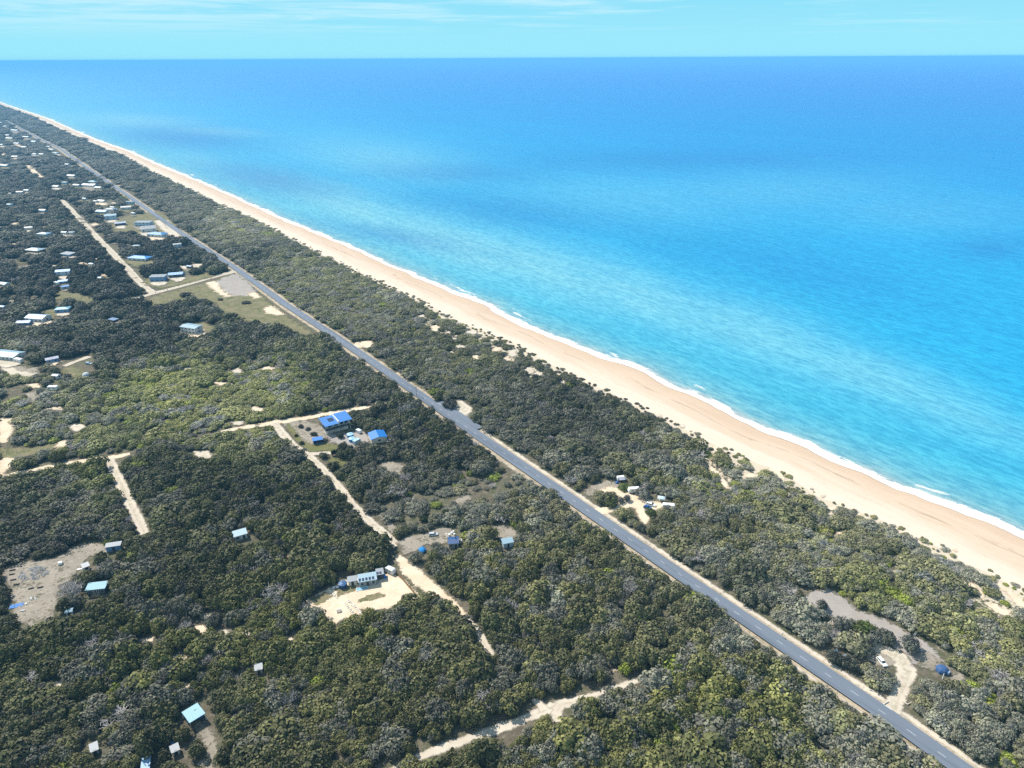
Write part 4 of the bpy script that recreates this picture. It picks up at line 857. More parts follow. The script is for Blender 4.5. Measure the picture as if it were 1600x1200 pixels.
MB().hexa([(-1.8,-1.4,2.1),(1.8,-1.4,2.1),(1.8,1.4,2.1),(-1.8,1.4,2.1),(-.9,-.6,2.6),(.9,-.6,2.6),(.9,.6,2.6),(-.9,.6,2.6)]).build('canopy', plain('shelter_top',(0.55,0.68,0.78)), root)
for sx in (-1,1):
    for sy in (-1,1): MB().cyl((sx*1.7,sy*1.3,0),(sx*1.7,sy*1.3,2.1),.04,n=6).build('pole', M_TRIM, root)
MB().box(-1.0,1.0,-.4,.4,.7,.76).box(-.9,-.8,-.3,.3,0,.7).box(.8,.9,-.3,.3,0,.7).build('counter', M_TRIM, root); keep(p,2.2,2.4)
car('white_wagon','white station wagon alone on the grass beside the gravel track','car',(1377.5,1036),math.atan2(*( (W(1384,1041)-W(1373,1028)).yx )),M_WHITE,'wagon',4.5)
p = W(1472,1048.5); root = tag(empty('blue_tent',p,R(35)),'blue dome tent behind trees at the end of the gravel clearing','tent')
MB().lathe([(2.3,0),(2.25,.7),(1.9,1.4),(1.1,1.9),(.05,2.05)],8).build('canopy', plain('tent_blue',(0.045,0.10,0.23),.7,.2,.15,2), root)
MB().box(-.6,.6,-2.35,-1.9,.03,1.4).build('door_flap', plain('tent_flap',(0.25,0.36,0.5)), root); keep(p,2.8,2)
p = W(1472.5,1061); root = tag(empty('marker_post',p),'white timber marker post in front of the blue tent','post'); MB().box(-.12,.12,-.12,.12,0,2.6).build('post', M_TRIM, root); MB().box(-.15,.15,-.15,.15,2.6,2.68).build('cap', M_DARK, root); keep(p,1.4,2.5)
drum('white rubbish drum at the seaward edge of the gravel clearing',(1429,992.5),M_WHITE,.4,1.2,'rubbish_drum','bin')
p = W(1305.5,1020); o = MB().lathe([(1.2,0),(1.1,.6),(.7,1.1),(.05,1.3)],6).build('camp_tent', plain('tent_lightblue',(0.08,0.16,0.26)), None, p); tag(o,'light blue tent hidden under trees between the road and gravel track','tent'); keep(p,1.1,1.4)
car('grey_blue_wagon','blue-grey wagon hidden under the trees right of the light blue tent','car',(1318,1031),GRID,plain('greyblue_paint',(0.22,0.33,0.46),.3,.5,.06),'wagon',4.4)
def log(label, a, b, r=.18):
    p0, p1 = W(*a), W(*b); d = p1-p0; o = MB().cyl((0,0,r+.1),(d.x,d.y,r+.1),r,r*.9,n=10).build('barrier_log', plain('bleached_log',(0.62,0.56,0.48),.8), None, p0); tag(o,label,'log','bleached barrier logs at the gravel track mouth')
log('bleached barrier log on the left side of the gravel track mouth',(1380,1101.5),(1388,1097))
log('short bleached barrier log on the right side of the gravel track mouth',(1409,1096),(1418,1101.5)); log('bleached barrier log angled into the shrubs right of the track mouth',(1418,1101.5),(1424,1097.5),.15)
def power_pole(label, pix, h, arm=True, group=None):
    p = W(*pix); root = tag(empty('power_pole',p,GRID), label,'power pole')
    MB().cyl((0,0,0),(0,0,h),.17,.12,n=8).build('pole', plain('pole_timber',(0.22,0.20,0.18)), root)
    if arm:
        ca = MB().box(-.9,.9,-.06,.06,h-.7,h-.55).build('crossarm', M_TIMBER, root)
        for x in (-.8,-.3,.3,.8): MB().cyl((x,0,h-.55),(x,0,h-.35),.05,n=6).build('insulator', M_TRIM, ca)
    return root
power_pole('timber power pole rising in front of the road above the turnout',(651,620),7.5)
power_pole('power pole standing where the dirt road meets the shore road',(366.5,430),6.5)
power_pole('power pole on the dirt road right of its fork',(262,454),7)
power_pole('power pole at the fork of the two dirt roads',(243.5,460.5),7)
power_pole('power pole left of the fork, against dark trees',(167,469),8)
power_pole('tall power pole behind the bright blue roofed house on the left',(109,422),9)
power_pole('power pole by the shore road beside the bare orange yard',(259,356),6.5)
p = W(1221,997); root = tag(empty('road_sign',p,GRID),'grey road sign on a post at the seaward kerb','road sign'); MB().cyl((0,0,0),(0,0,2.6),.06,n=8).build('post', plain('galvanised',(0.4,0.42,0.44),.4,.5), root); MB().box(-.45,.45,-.11,-.07,1.9,2.6).build('sign_board', plain('sign_face',(0.5,0.55,0.58)), root); keep(p,1.5,2.4)
p = W(651.8,611)

# houses of the hamlet, from near to far: px, py of the front foot, width in px, height, storeys, roof, roof colour, wall, turn, extras, label
HT = [
 (301,521,36,5.0,2,'gable','pale','white',-R(57),{'win':4,'pitch':.14,'raw':(14.6,8.4)},'two-storey white house with pale blue roof alone in the dark bush'),
 (14,562,44,3.2,1,'gable','pale','white',-R(50),{'win':6,'solar':3,'pitch':.22},'long white house with pale blue roof and solar panels at the left edge'),
 (83,567,16,3.0,1,'gable','navy','blue',0,{'win':2},'dark blue roofed shack half hidden left of the small pale path'),
 (100,489,19,3.4,1,'hip','turq','blue',-R(25),{'win':2},'small blue-walled house with pale turquoise roof below the blue-roofed pair'),
 (62,503,30,3.4,1,'gable','steel','white',-R(48),{'win':4},'steel blue roofed house with white front near the left edge'),
 (40,509,18,2.8,1,'gable','slate','blue',-R(30),{'win':2},'low slate blue shed adjoining the steel blue roofed house'),
 (101,431,19,4.6,2,'gable','bright','paleblue',-R(20),{'win':2},'two-storey pale house with bright blue roof beneath the tall pole'),
 (101,444,14,3.0,1,'gable','bright','blue',-R(10),{'win':2},'bright blue roofed shed beside the pale caravan'),
 (103,452,10,2.6,1,'skillion','blue','paleblue',0,{'win':1,'pitch':.05},'little lean-to with blue roof below the bright blue shed'),
 (249,440,23,4.8,2,'flat','white','blue',-R(30),{'win':3},'two-storey box house with flat white roof and blue walls near the fork'),
 (276,434,21,3.4,1,'gable','bright','dark',-R(20),{'win':2},'dark house with bright blue gable roof right of the white flat-roofed one'),
 (220,408,34,3.2,1,'hip','bright','white',-R(50),{'win':4},'wide low house with bright blue hip roof among dark trees'),
 (247,371,28,3.8,1,'hip','bright','white',-R(52),{'win':4},'white house with pale-to-bright blue hip roof beside the orange yard'),
 (233,363,22,4.6,1,'gable','white','white',-R(10),{'win':3,'pitch':.5},'steep white gabled cottage next to the blue hip-roofed house'),
 (226,354,24,5.4,2,'flat','white','paleblue',-R(40),{'win':4},'white modern two-storey house with flat roof and glazed front'),
 (189,353,15,3.6,1,'gable','slate','dark',-R(10),{'win':2},'grey gabled house with dark front at the driveway end'),
 (174,344,16,6.0,2,'skillion','pale','paleblue',-R(10),{'win':2,'pitch':.08},'tall pale blue two-storey house above the pale driveway'),
 (161,334,17,3.2,1,'gable','turq','paleblue',-R(50),{'win':2},'turquoise roofed house left of a white one among far trees'),
 (173,331,15,3.6,1,'hip','white','white',-R(40),{'win':2},'white hip-roofed house touching the turquoise roofed one'),
 (198,328,14,3.8,1,'gable','white','white',-R(20),{'win':2},'white gabled house left of the shore road in the far row'),
 (204,320,11,4.4,2,'flat','white','paleblue',-R(40),{'win':2},'white flat-roofed house close to the shore road'),
 (278,388,12,4.6,2,'gable','white','paleblue',-R(10),{'win':2},'white gabled two-storey house in dark trees beside the shore road'),
 (214,388,10,3.0,1,'hip','pale','grey',-R(30),{'win':2},'small pale-roofed house in the trees above the wide blue hip roof'),
 (70,370,17,3.6,1,'hip','steel','paleblue',-R(50),{'win':3},'steel blue hip-roofed house with pale walls amid the left trees'),
 (46,360,10,3.6,1,'gable','white','white',-R(15),{'win':1},'white gabled house left of the steel blue hip roof'),
 (102,367,9,3.2,1,'gable','white','white',-R(50),{'win':2},'left one of two small white houses near the straight dirt road'),
 (112,367,10,3.0,1,'skillion','white','white',-R(50),{'win':2,'pitch':.06},'right one of two small white houses near the straight dirt road'),
 (107,401,19,2.8,1,'skillion','white','blue',-R(55),{'win':3,'pitch':.06},'long low shed with white roof below the straight dirt road'),
 (56,395,25,3.0,1,'hip','pale','brown',-R(52),{'win':3},'wide pale blue hip roof low among the left trees'),
 (68,332,12,3.2,1,'gable','white','paleblue',-R(50),{'win':2},'white-roofed house in the trees left of the dirt road corner'),
 (15,323,9,3.4,1,'hip','pale','paleblue',-R(40),{'win':1},'pale hip-roofed house at the left edge level with the road corner'),
 (32,303,9,3.2,1,'gable','white','white',-R(30),{'win':1},'white house with a sandy front by the far left trees'),
 (43,300,9,2.8,1,'gable','white','paleblue',-R(55),{'win':1},'slim white roof just right of the sandy-fronted white house'),
 (89,294,11,3.0,1,'gable','white','white',-R(55),{'win':2},'white-roofed house with a pale yard, upper left hamlet'),
 (121,292,11,3.0,1,'gable','white','paleblue',-R(55),{'win':2},'left end white roof of the long row beside the shore road'),
 (141,292,24,3.0,1,'gable','white','paleblue',-R(55),{'win':4},'longest white roof in the row beside the shore road'),
 (145,287,12,3.6,1,'hip','turq','white',-R(40),{'win':2},'turquoise hip roof behind the longest white roof'),
 (155,296,12,3.0,1,'gable','white','cream',-R(55),{'win':2},'cream-fronted white roof right of the longest white roof'),
 (102,288,8,3.6,1,'hip','pale','paleblue',-R(40),{'win':1},'pale pointed roof above the left end of the long row'),
 (8,261,17,3.2,1,'gable','white','paleblue',-R(60),{'win':2},'long white roof at the left edge above the sandy strip'),
 (113,277,16,2.6,1,'gable','white','paleblue',-R(60),{'win':2},'thin white roof in dark trees right of the sandy strip'),
 (106,259,8,3.0,1,'gable','white','paleblue',-R(60),{'win':1},'lone pale roof left of the bend in the shore road'),
 (66,243,9,3.0,1,'gable','white','cream',-R(60),{'win':1},'right one of two pale roofs left of the road bend'),
 (55,243,9,3.0,1,'gable','white','paleblue',-R(60),{'win':1},'left one of two pale roofs left of the road bend'),
 (24,247,8,3.4,1,'gable','white','white',-R(30),{'win':1},'white gabled far house above the long left-edge roof'),
 (88,241,9,3.0,1,'hip','pale','paleblue',-R(60),{'win':1},'pale hip roof touching the shore road near its bend'),
 (82,236,8,3.0,1,'hip','grey','paleblue',-R(60),{'win':1},'grey roof behind the pale hip roof near the road bend'),
 (76,231,8,2.8,1,'gable','pale','paleblue',-R(60),{'win':1},'slim pale roof above the grey roof near the road bend'),
 (39,232,11,3.2,1,'gable','white','brown',-R(60),{'win':1},'white roof over a brown front in the far hamlet'),
 (27,226,11,3.0,1,'gable','white','paleblue',-R(60),{'win':1},'white roof between the brown-fronted house and the far track'),
 (54,223,10,3.0,1,'gable','pale','paleblue',-R(60),{'win':1},'pale roof close below the bright far house'),
 (42,216,12,3.6,1,'gable','white','paleblue',-R(60),{'win':2},'bright white far house with a turquoise yard'),
 (16,218,14,3.2,1,'gable','white','paleblue',-R(60),{'win':2},'wide white far roof left of the bright far house'),
 (13,213,8,3.0,1,'gable','white','paleblue',-R(60),{'win':1},'small pale roof behind the wide white far roof'),
 (24,205,14,2.8,1,'gable','pale','paleblue',-R(60),{'win':1},'long pale roof near where the shore road vanishes'),
 (9,199,8,3.2,1,'hip','white','paleblue',-R(60),{'win':1},'left one of the two farthest roofs at the left edge'),
 (2,193,6,3.2,1,'hip','white','paleblue',-R(60),{'win':1},'farthest white roof at the left edge'),
 (3,228,8,3,1,'gable','pale','paleblue',-R(60),{'win':1},'pale roof cut by the left edge beside the far track'),
 (17,305,4,3,1,'gable','white','white',-R(60),{'win':1},'tiny white roof left of the sandy-fronted white house'),
 (177,327,8,3,1,'gable','white','white',-R(60),{'win':1},'tiny white roof above the white hip-roofed house'),
 (160,317,14,2.8,1,'gable','white','cream',-R(60),{'win':2},'low cream house with white roof in the upper trees of the hamlet'),
 (150,317,7,2.8,1,'gable','white','white',-R(60),{'win':1},'small white roof left of the low cream house'),
 (182,330,6,2.6,1,'hip','turq','paleblue',-R(60),{'win':1},'tiny turquoise roof right of the white hip-roofed house'),
 (209,336,7,2.8,1,'gable','white','white',-R(60),{'win':1},'tiny white shed near the shore road above the modern house'),
 (133,313,7,2.8,1,'gable','pale','white',-R(60),{'win':1},'small pale roof above the two white specks by the dirt road'),
 (144,416,8,2.6,1,'gable','pale','white',-R(60),{'win':1},'small pale roof left of the straight dirt road, amid dark trees'),
 (157,438,9,2.6,1,'gable','steel','grey',-R(60),{'win':1},'steel grey shed in trees left of the fork'),
 (178,504,13,2.4,1,'flat','slate','dark',-R(60),{'win':1},'flat slate roof low in the dark bush left of the lone house'),
 (8,448,14,2.8,1,'gable','pale','paleblue',-R(60),{'win':2},'pale roof at the left edge level with the fork'),
 (6,484,8,2.8,1,'gable','steel','paleblue',-R(60),{'win':1},'steel roof at the left edge below the pale roof'),
 (285,430,9,2.4,1,'gable','white','white',-R(55),{'win':1},'small white caravan-like shed in front of the dark blue-roofed house'),
 (297,420,9,2.6,1,'gable','slate','dark',-R(55),{'win':1},'slate shed on the orange dirt near the shore road'),
]
for (px,py,w,h,stor,roof,rc,wc,turn,ex,label) in HT:
    m = mpp(px,py); ex = dict(ex)
    if 'raw' in ex: Lx, Wy = ex.pop('raw')
    else: Lx = w*m*0.86; Wy = max(min(Lx*0.62, 11), min(Lx,4.0)*.8)
    p = W(px,py); away = Vector((p.x,p.y)).normalized(); c = (p.x+away.x*Wy*.5, p.y+away.y*Wy*.5)
    area('house_yard', [(px+w*.5*math.cos(a)*random.uniform(.9,1.5), py+2+w*.20*math.sin(a)*random.uniform(.8,1.4)) for a in np.linspace(0,2*math.pi,9)[:-1]], PM[random.choice(['dust','track','dry','sand'])], pad=-1.0, margin=1.5)
    cat = 'shed' if ('shed' in label or 'lean-to' in label) else 'house'
    far = w < 13
    house(cat if cat=='shed' else 'house', label, cat, c, GRID+turn, Lx, Wy, h, roof, rc, wc, ex.pop('pitch',.30), storeys=stor, end_win=not far, overhang=.5 if not far else .3, **ex)
    if w < 13: FOOT[-1] = (*FOOT[-1][:2], FOOT[-1][2]*.75, FOOT[-1][3]*3)
    if w >= 20: FOOT[-1] = (*FOOT[-1][:2], FOOT[-1][2]*.95, FOOT[-1][3])
caravan('caravan','cream caravan left of the bright blue roofed shed',(89,445),GRID-R(70),6.5,3.0,2.6)
caravan('caravan','white caravan parked below the long house at the left edge',(30,566),GRID-R(60),7.5,3.0,2.6)
caravan('caravan','white caravan in low scrub below the hamlet clearing',(84,609),GRID-R(40),7.0,2.8,2.6)
car('pale_wagon','pale blue wagon parked by the small pale path at the bush edge','car',(139,569),GRID-R(50),plain('paleblue_paint',(0.45,0.58,0.66),.3,.5,.05),'wagon',5)
p = W(135,588); root = tag(empty('white_tent',p,.4),'white dome tent on the grass below the pale path','tent')
MB().lathe([(2.6,0),(2.5,1.0),(1.9,2.1),(.9,2.8),(.05,3.0)],10).build('canopy', plain('canvas',(0.62,0.66,0.70),.8,.1,.12,1), root); MB().box(-.6,.6,-2.7,-2.2,.03,1.7).build('door_flap', M_BLUECLOTH, root); keep(p,2.8,2.8)
c = W(89,591); house('hut','small white hut beside bushes left of the dome tent','hut',(c.x,c.y),GRID-R(50),4.5,3.2,2.5,'gable','white','white',.3,win=1)

# ------------------------------------------------------------------ the bush: crown shapes
def leaf_quads(V, F, T, c, nrm, size, tone, rr):
    n = Vector(nrm)+Vector((rr.uniform(-1,1),rr.uniform(-1,1),rr.uniform(-.6,1)))*.36; n.normalize()
    a = n.orthogonal().normalized(); a.rotate(Matrix.Rotation(rr.uniform(0,6.28),3,n)); b = n.cross(a)
    k = len(V); sa, sb = size*rr.uniform(.7,1.25), size*rr.uniform(.5,1.0)
    for u,v in ((-1,-.6),(.2,-1),(1,.3),(-.1,1)):
        V.append(c+a*(u*sa)+b*(v*sb)); T.append(tone)
    F.append((k,k+1,k+2,k+3))
def crown_mesh(name, seed, nclump, per, flat, crad, leaf, zc, lopsided=.25, core=.72):
    rr = random.Random(seed); V, F, T = [], [], []
    squash = [(rr.uniform(0,6.28), rr.uniform(-lopsided,lopsided)) for _ in range(3)]
    def outline(a): return 1+sum(k*math.cos((i+1)*a+p) for i,(p,k) in enumerate(squash))*.6
    for i in range(nclump):
        u = (i+.5)/nclump; th = math.acos(1-u*1.12); ph = i*2.39996+rr.uniform(-.35,.35)
        q = rr.uniform(.82,1.05)*outline(ph)
        c = Vector((math.sin(th)*math.cos(ph)*q*.78, math.sin(th)*math.sin(ph)*q*.78, zc+math.cos(th)*flat*q))
        cr = crad*rr.uniform(.75,1.35); ct = min(1,max(0,rr.gauss(.5,.24)))
        for j in range(per):
            z = 1-(j+.5)/per*1.45; r = math.sqrt(max(0,1-z*z)); a = j*2.39996+rr.uniform(-.4,.4)
            nn = Vector((r*math.cos(a), r*math.sin(a), z)); nn = (nn+Vector((c.x,c.y,0))*.25).normalized()
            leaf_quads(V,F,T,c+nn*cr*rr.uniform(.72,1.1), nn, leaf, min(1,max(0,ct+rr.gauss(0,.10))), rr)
    bm = bmesh.new(); bmesh.ops.create_icosphere(bm, subdivisions=2, radius=1); k = len(V)
    for v in bm.verts:
        a = math.atan2(v.co.y,v.co.x); q = core*outline(a)*rr.uniform(.88,1.05)
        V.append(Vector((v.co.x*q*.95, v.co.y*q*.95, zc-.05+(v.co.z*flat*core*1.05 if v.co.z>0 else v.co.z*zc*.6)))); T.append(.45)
    F += [tuple(v.index+k for v in f.verts) for f in bm.faces]; bm.free()
    me = bpy.data.meshes.new(name); me.from_pydata(V,[],F)
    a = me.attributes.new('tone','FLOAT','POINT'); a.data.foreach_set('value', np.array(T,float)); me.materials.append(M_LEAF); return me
def twig_mesh(name, seed):
    rr = random.Random(seed); m = MB()
    for i in range(22):
        a = i*2.4+rr.uniform(-.4,.4); th = rr.uniform(.2,1.1); e = Vector((math.sin(th)*math.cos(a), math.sin(th)*math.sin(a), .25+.85*math.cos(th)))
        mid = e*.5+Vector((rr.uniform(-.12,.12),rr.uniform(-.12,.12),.05)); m.cyl((0,0,.03),mid,.045,.03,3,False); m.cyl(mid,e,.03,.01,3,False)
        for j in range(9):
            q = mid.lerp(e, rr.uniform(.1,1)); d = Vector((rr.uniform(-1,1),rr.uniform(-1,1),rr.uniform(.1,1.1))).normalized()*rr.uniform(.2,.42); m.cyl(q,q+d,.022,.008,3,False)
    return m.mesh(name, M_TWIG)
def trunk_mesh(name, seed, zt):
    rr = random.Random(seed); m = MB(); m.cyl((0,0,-.03),(rr.uniform(-.05,.05),rr.uniform(-.05,.05),zt*.55),.075,.055,6)
    for i in range(4):
        a = i*1.57+rr.uniform(-.5,.5); m.cyl((0,0,zt*.5),(.45*math.cos(a),.45*math.sin(a),zt+.12),.05,.02,5)
    return m.mesh(name, M_BARK)
KINDS = {   # name: crown variants, trunk, thing label words
 'coastal_tree': [crown_mesh('coastal_tree_crown', 10+i, 19, 22, .60, .34, .125, .55, .42) for i in range(6)],
 'grey_tree':    [crown_mesh('grey_tree_crown', 40+i, 24, 19, .64, .29, .11, .56, .45) for i in range(5)],
 'green_shrub':  [crown_mesh('green_shrub_crown', 70+i, 26, 15, .62, .25, .11, .38, .2) for i in range(3)],
 'bare_shrub':   [twig_mesh('bare_shrub_branches', 90+i) for i in range(3)]}
TRUNKS = [trunk_mesh('trunk', 120+i, .55) for i in range(3)]
KN = list(KINDS)

# colour and growth of the bush across the land: px, py, leaf colour (cloud shadow and far haze painted in), share of grey trees, share of green shrubs, height, cover
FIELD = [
 (40,195,(.046,.062,.075),.15,.0,5,.95),(150,250,(.048,.062,.068),.15,.0,4.5,.97),(60,270,(.045,.056,.062),.2,.0,5,.8),(100,330,(.055,.06,.054),.35,.0,5,.64),(60,430,(.042,.048,.045),.25,.0,5,.76),  # farthest bush: distance haze painted as bluer leaves; hamlet darkened as cloud shadow
 (180,420,(.036,.042,.040),.25,.0,5.5,.82),(250,390,(.036,.042,.038),.2,.0,6,.85),(200,330,(.062,.066,.054),.35,.02,4,.5),(230,530,(.042,.048,.042),.3,.0,5,.95),(120,560,(.048,.054,.046),.3,.0,5,.85),(400,535,(.055,.06,.045),.3,.02,4.5,.95),  # hamlet and left bush: cloud shadow painted as darker leaves
 (260,610,(.15,.165,.065),.12,.36,2.2,.93),(420,600,(.125,.138,.06),.2,.26,2.4,.92),(360,650,(.14,.15,.07),.25,.22,2.3,.92),(60,640,(.125,.13,.085),.45,.12,2.6,.75),(150,680,(.11,.12,.06),.3,.2,2.8,.92),(40,600,(.10,.105,.065),.4,.1,3,.75),  # heath greens, brightened as the sunlit strip beside the painted cloud shadow
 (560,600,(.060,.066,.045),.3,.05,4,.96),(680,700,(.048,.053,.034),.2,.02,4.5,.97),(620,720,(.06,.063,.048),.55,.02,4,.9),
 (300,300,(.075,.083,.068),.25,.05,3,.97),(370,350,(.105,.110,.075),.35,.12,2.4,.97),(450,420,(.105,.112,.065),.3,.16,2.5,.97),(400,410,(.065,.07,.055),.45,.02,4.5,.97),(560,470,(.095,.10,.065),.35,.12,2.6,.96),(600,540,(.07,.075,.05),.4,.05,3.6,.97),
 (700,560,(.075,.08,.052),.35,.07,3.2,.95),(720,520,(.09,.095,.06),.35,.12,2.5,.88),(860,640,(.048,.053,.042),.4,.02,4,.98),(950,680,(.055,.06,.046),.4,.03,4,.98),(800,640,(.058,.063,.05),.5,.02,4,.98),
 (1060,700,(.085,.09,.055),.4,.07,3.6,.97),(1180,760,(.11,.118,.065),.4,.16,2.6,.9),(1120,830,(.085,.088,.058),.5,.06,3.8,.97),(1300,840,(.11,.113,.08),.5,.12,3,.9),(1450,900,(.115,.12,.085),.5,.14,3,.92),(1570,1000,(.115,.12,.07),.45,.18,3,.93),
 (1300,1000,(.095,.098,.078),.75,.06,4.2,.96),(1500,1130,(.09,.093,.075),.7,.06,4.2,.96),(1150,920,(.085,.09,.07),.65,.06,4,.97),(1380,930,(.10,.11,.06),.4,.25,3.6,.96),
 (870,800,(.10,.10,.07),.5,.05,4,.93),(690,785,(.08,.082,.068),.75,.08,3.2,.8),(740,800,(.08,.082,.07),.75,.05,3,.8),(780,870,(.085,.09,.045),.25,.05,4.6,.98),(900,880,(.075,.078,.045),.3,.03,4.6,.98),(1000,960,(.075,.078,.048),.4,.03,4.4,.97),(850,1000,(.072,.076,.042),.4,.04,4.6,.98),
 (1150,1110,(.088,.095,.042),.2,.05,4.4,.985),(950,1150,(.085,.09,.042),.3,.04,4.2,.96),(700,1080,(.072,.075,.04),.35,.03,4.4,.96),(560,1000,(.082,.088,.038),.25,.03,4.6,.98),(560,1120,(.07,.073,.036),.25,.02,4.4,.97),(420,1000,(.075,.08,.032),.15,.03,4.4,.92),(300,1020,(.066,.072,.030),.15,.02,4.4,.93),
 (120,1060,(.062,.067,.030),.2,.02,4.4,.95),(80,1150,(.058,.062,.036),.3,.02,4,.93),(350,1160,(.058,.062,.036),.35,.02,4.2,.95),(400,780,(.046,.051,.026),.2,.01,4.5,.985),(560,840,(.052,.056,.030),.2,.01,4.6,.985),(300,900,(.05,.054,.028),.2,.01,4.4,.97),(520,710,(.05,.055,.035),.3,.02,4,.98),(260,740,(.05,.055,.032),.3,.02,4,.97),  # dark entries in the left middle also carry painted cloud shadow
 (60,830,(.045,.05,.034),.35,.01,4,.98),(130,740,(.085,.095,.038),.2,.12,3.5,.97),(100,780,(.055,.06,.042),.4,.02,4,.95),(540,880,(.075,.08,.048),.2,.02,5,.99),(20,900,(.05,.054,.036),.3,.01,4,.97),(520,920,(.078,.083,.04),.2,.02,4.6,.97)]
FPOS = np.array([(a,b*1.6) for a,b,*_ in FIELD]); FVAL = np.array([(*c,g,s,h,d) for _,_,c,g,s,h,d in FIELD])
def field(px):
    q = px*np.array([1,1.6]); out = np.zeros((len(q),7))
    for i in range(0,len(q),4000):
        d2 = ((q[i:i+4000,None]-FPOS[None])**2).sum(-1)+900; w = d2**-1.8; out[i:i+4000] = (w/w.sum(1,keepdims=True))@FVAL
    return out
def bush_noise(P, sc, seed): return np.array([mnoise.noise(Vector((x/sc,y/sc,seed*9.1))) for x,y in P])

cand = []
for (d0,d1,sp) in ((100,330,3.5),(330,560,3.9),(560,900,4.8),(900,1700,7.0),(1700,5200,11.5)):
    lim = d1*0.9
    gx = np.arange(-lim, min(lim,900), sp); gy = np.arange(d0*0.55, d1, sp)
    X, Y = np.meshgrid(gx, gy); P = np.stack([X.ravel(),Y.ravel()],1)+RNG.uniform(-.48,.48,(X.size,2))*sp
    d = np.hypot(P[:,0],P[:,1]); ok = (d>=d0)&(d<d1)
    P, d = P[ok], d[ok]; px = project(P); ok = (px[:,0]>-150)&(px[:,0]<1750)&(px[:,1]<1300)&(px[:,1]>100)
    P, d = P[ok], d[ok]; sn = to_sn(P); inland = nveg(sn[:,0])-sn[:,1]; ok = (inland > 0.3)|((inland>-1.2)&(RNG.random(len(P))<.3)&(d<900)&(bush_noise(P,9,14)>.12))
    cand.append(np.column_stack([P[ok], d[ok], np.full(ok.sum(), sp), inland[ok]]))
cand = np.vstack(cand); P = cand[:,:2]; DIST = cand[:,2]; SP = cand[:,3]; INL = cand[:,4]
PX = project(P); FV = field(PX); n = len(P)
big = bush_noise(P, 38, 1); mid = bush_noise(P, 13, 2); hue = bush_noise(P, 24, 3)
RAD = SP*np.where(RNG.random(n)<.36, np.exp(RNG.normal(.08,.2,n)), np.exp(RNG.normal(-.42,.2,n)))*(1+.25*mid)
edge = np.clip(INL/14,0.18,1); RAD *= np.clip(edge*1.15,.4,1)
seaside = to_sn(P)[:,1] > to_sn(rmid)[1]
FV[seaside,5] *= .85
HT_ = FV[:,5]*np.exp(RNG.normal(0,.15,n))*(1+.30*big+.25*mid)*np.clip(edge,.35,1)*np.clip(.35+RAD/SP*.72,.5,1.3)
tall = (RNG.random(n)<.05)&(FV[:,5]>3.3); RAD[tall] *= 1.3; HT_[tall] *= 1.35
HT_ = np.clip(HT_, .9, 8)
u = RNG.random(n); kind = np.zeros(n,int)
gsel = FV[:,3]+.55*hue*(FV[:,3]>.05)
kind[u<gsel] = 1
u2 = RNG.random(n); kind[u2<FV[:,4]*(1+1.8*bush_noise(P,9,5))] = 2
u3 = RNG.random(n); kind[(u3<.045*(1+1.5*hue))&(DIST<900)] = 3
gap = RNG.random(n) < FV[:,6]-.0+.10*big
gap &= ~((INL<20)&(RNG.random(n)<.22)&(mid<.1)); gap &= ~((big<-.30)&(mid<-.05)&(FV[:,6]<.95)&(PX[:,0]<700))
shr = kind==2; HT_[shr] *= .62; RAD[shr] *= .8
RAD *= 1.1; HT_ = np.minimum(HT_*.92, RAD*1.8)
lot = sdf_poly(P, Ws([(566,795),(790,728),(843,766),(612,838)])) < -0.5
gap &= ~(lot&(RNG.random(n)<.55)); HT_[lot] *= .5; RAD[lot] *= .85; kind[lot&(RNG.random(n)<.6)] = 1
ok = gap.copy()
away = P/np.hypot(P[:,0],P[:,1])[:,None]
Q1 = P; Q2 = P+away*(HT_*.50*DIST/CAM_H)[:,None]
for typ, pts, par in PATCHES:
    lo, hi = pts.min(0)-16, pts.max(0)+16
    near = np.nonzero(((P>lo)&(P<hi)).all(1) | ((Q2>lo)&(Q2<hi)).all(1))[0]
    if not len(near): continue
    f = (lambda X_: sdf_poly(X_, pts)-par) if typ=='poly' else (lambda X_: sdf_line(X_, pts, par))
    a, b = f(P[near]), f(Q2[near]); c = f((P[near]+Q2[near])/2)
    ok[near[(a < RAD[near]*.62) | (b < RAD[near]*.15) | (c < RAD[near]*.3)]] = False
for (fx,fy,fr,fh) in FOOT:
    d1 = np.hypot(P[:,0]-fx,P[:,1]-fy); bad = d1 < fr+RAD*.95
    toward = np.array([fx,fy])/math.hypot(fx,fy); rel = P-np.array([fx,fy]); along = -(rel@toward); side = np.abs(rel@np.array([-toward[1],toward[0]]))
    hid = np.maximum(HT_-fh*.12,0)*math.hypot(fx,fy)/CAM_H
    bad |= (along>0)&(along<hid+fr*.6)&(side<fr*.9+RAD*.75)
    ok &= ~bad
P,DIST,SP,PX,FV,RAD,HT_,kind,hue,big = [a[ok] for a in (P,DIST,SP,PX,FV,RAD,HT_,kind,hue,big)]
n = len(P)
# leaf colours, with the painted cloud shadow and far haze of the field
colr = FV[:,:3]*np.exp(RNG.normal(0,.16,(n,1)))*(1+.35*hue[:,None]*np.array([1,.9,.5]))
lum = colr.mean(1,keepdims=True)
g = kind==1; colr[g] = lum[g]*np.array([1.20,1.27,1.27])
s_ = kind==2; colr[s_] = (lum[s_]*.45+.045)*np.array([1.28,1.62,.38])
gain = np.interp(FV[:,:3].mean(1), [.04,.06,.10], [1.4,1.85,2.05])[:,None]  # less gain on dark zones keeps their painted cloud shadow dark
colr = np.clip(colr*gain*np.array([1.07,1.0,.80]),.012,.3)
print('bush plants', n, [(KN[k], int((kind==k).sum())) for k in range(4)])

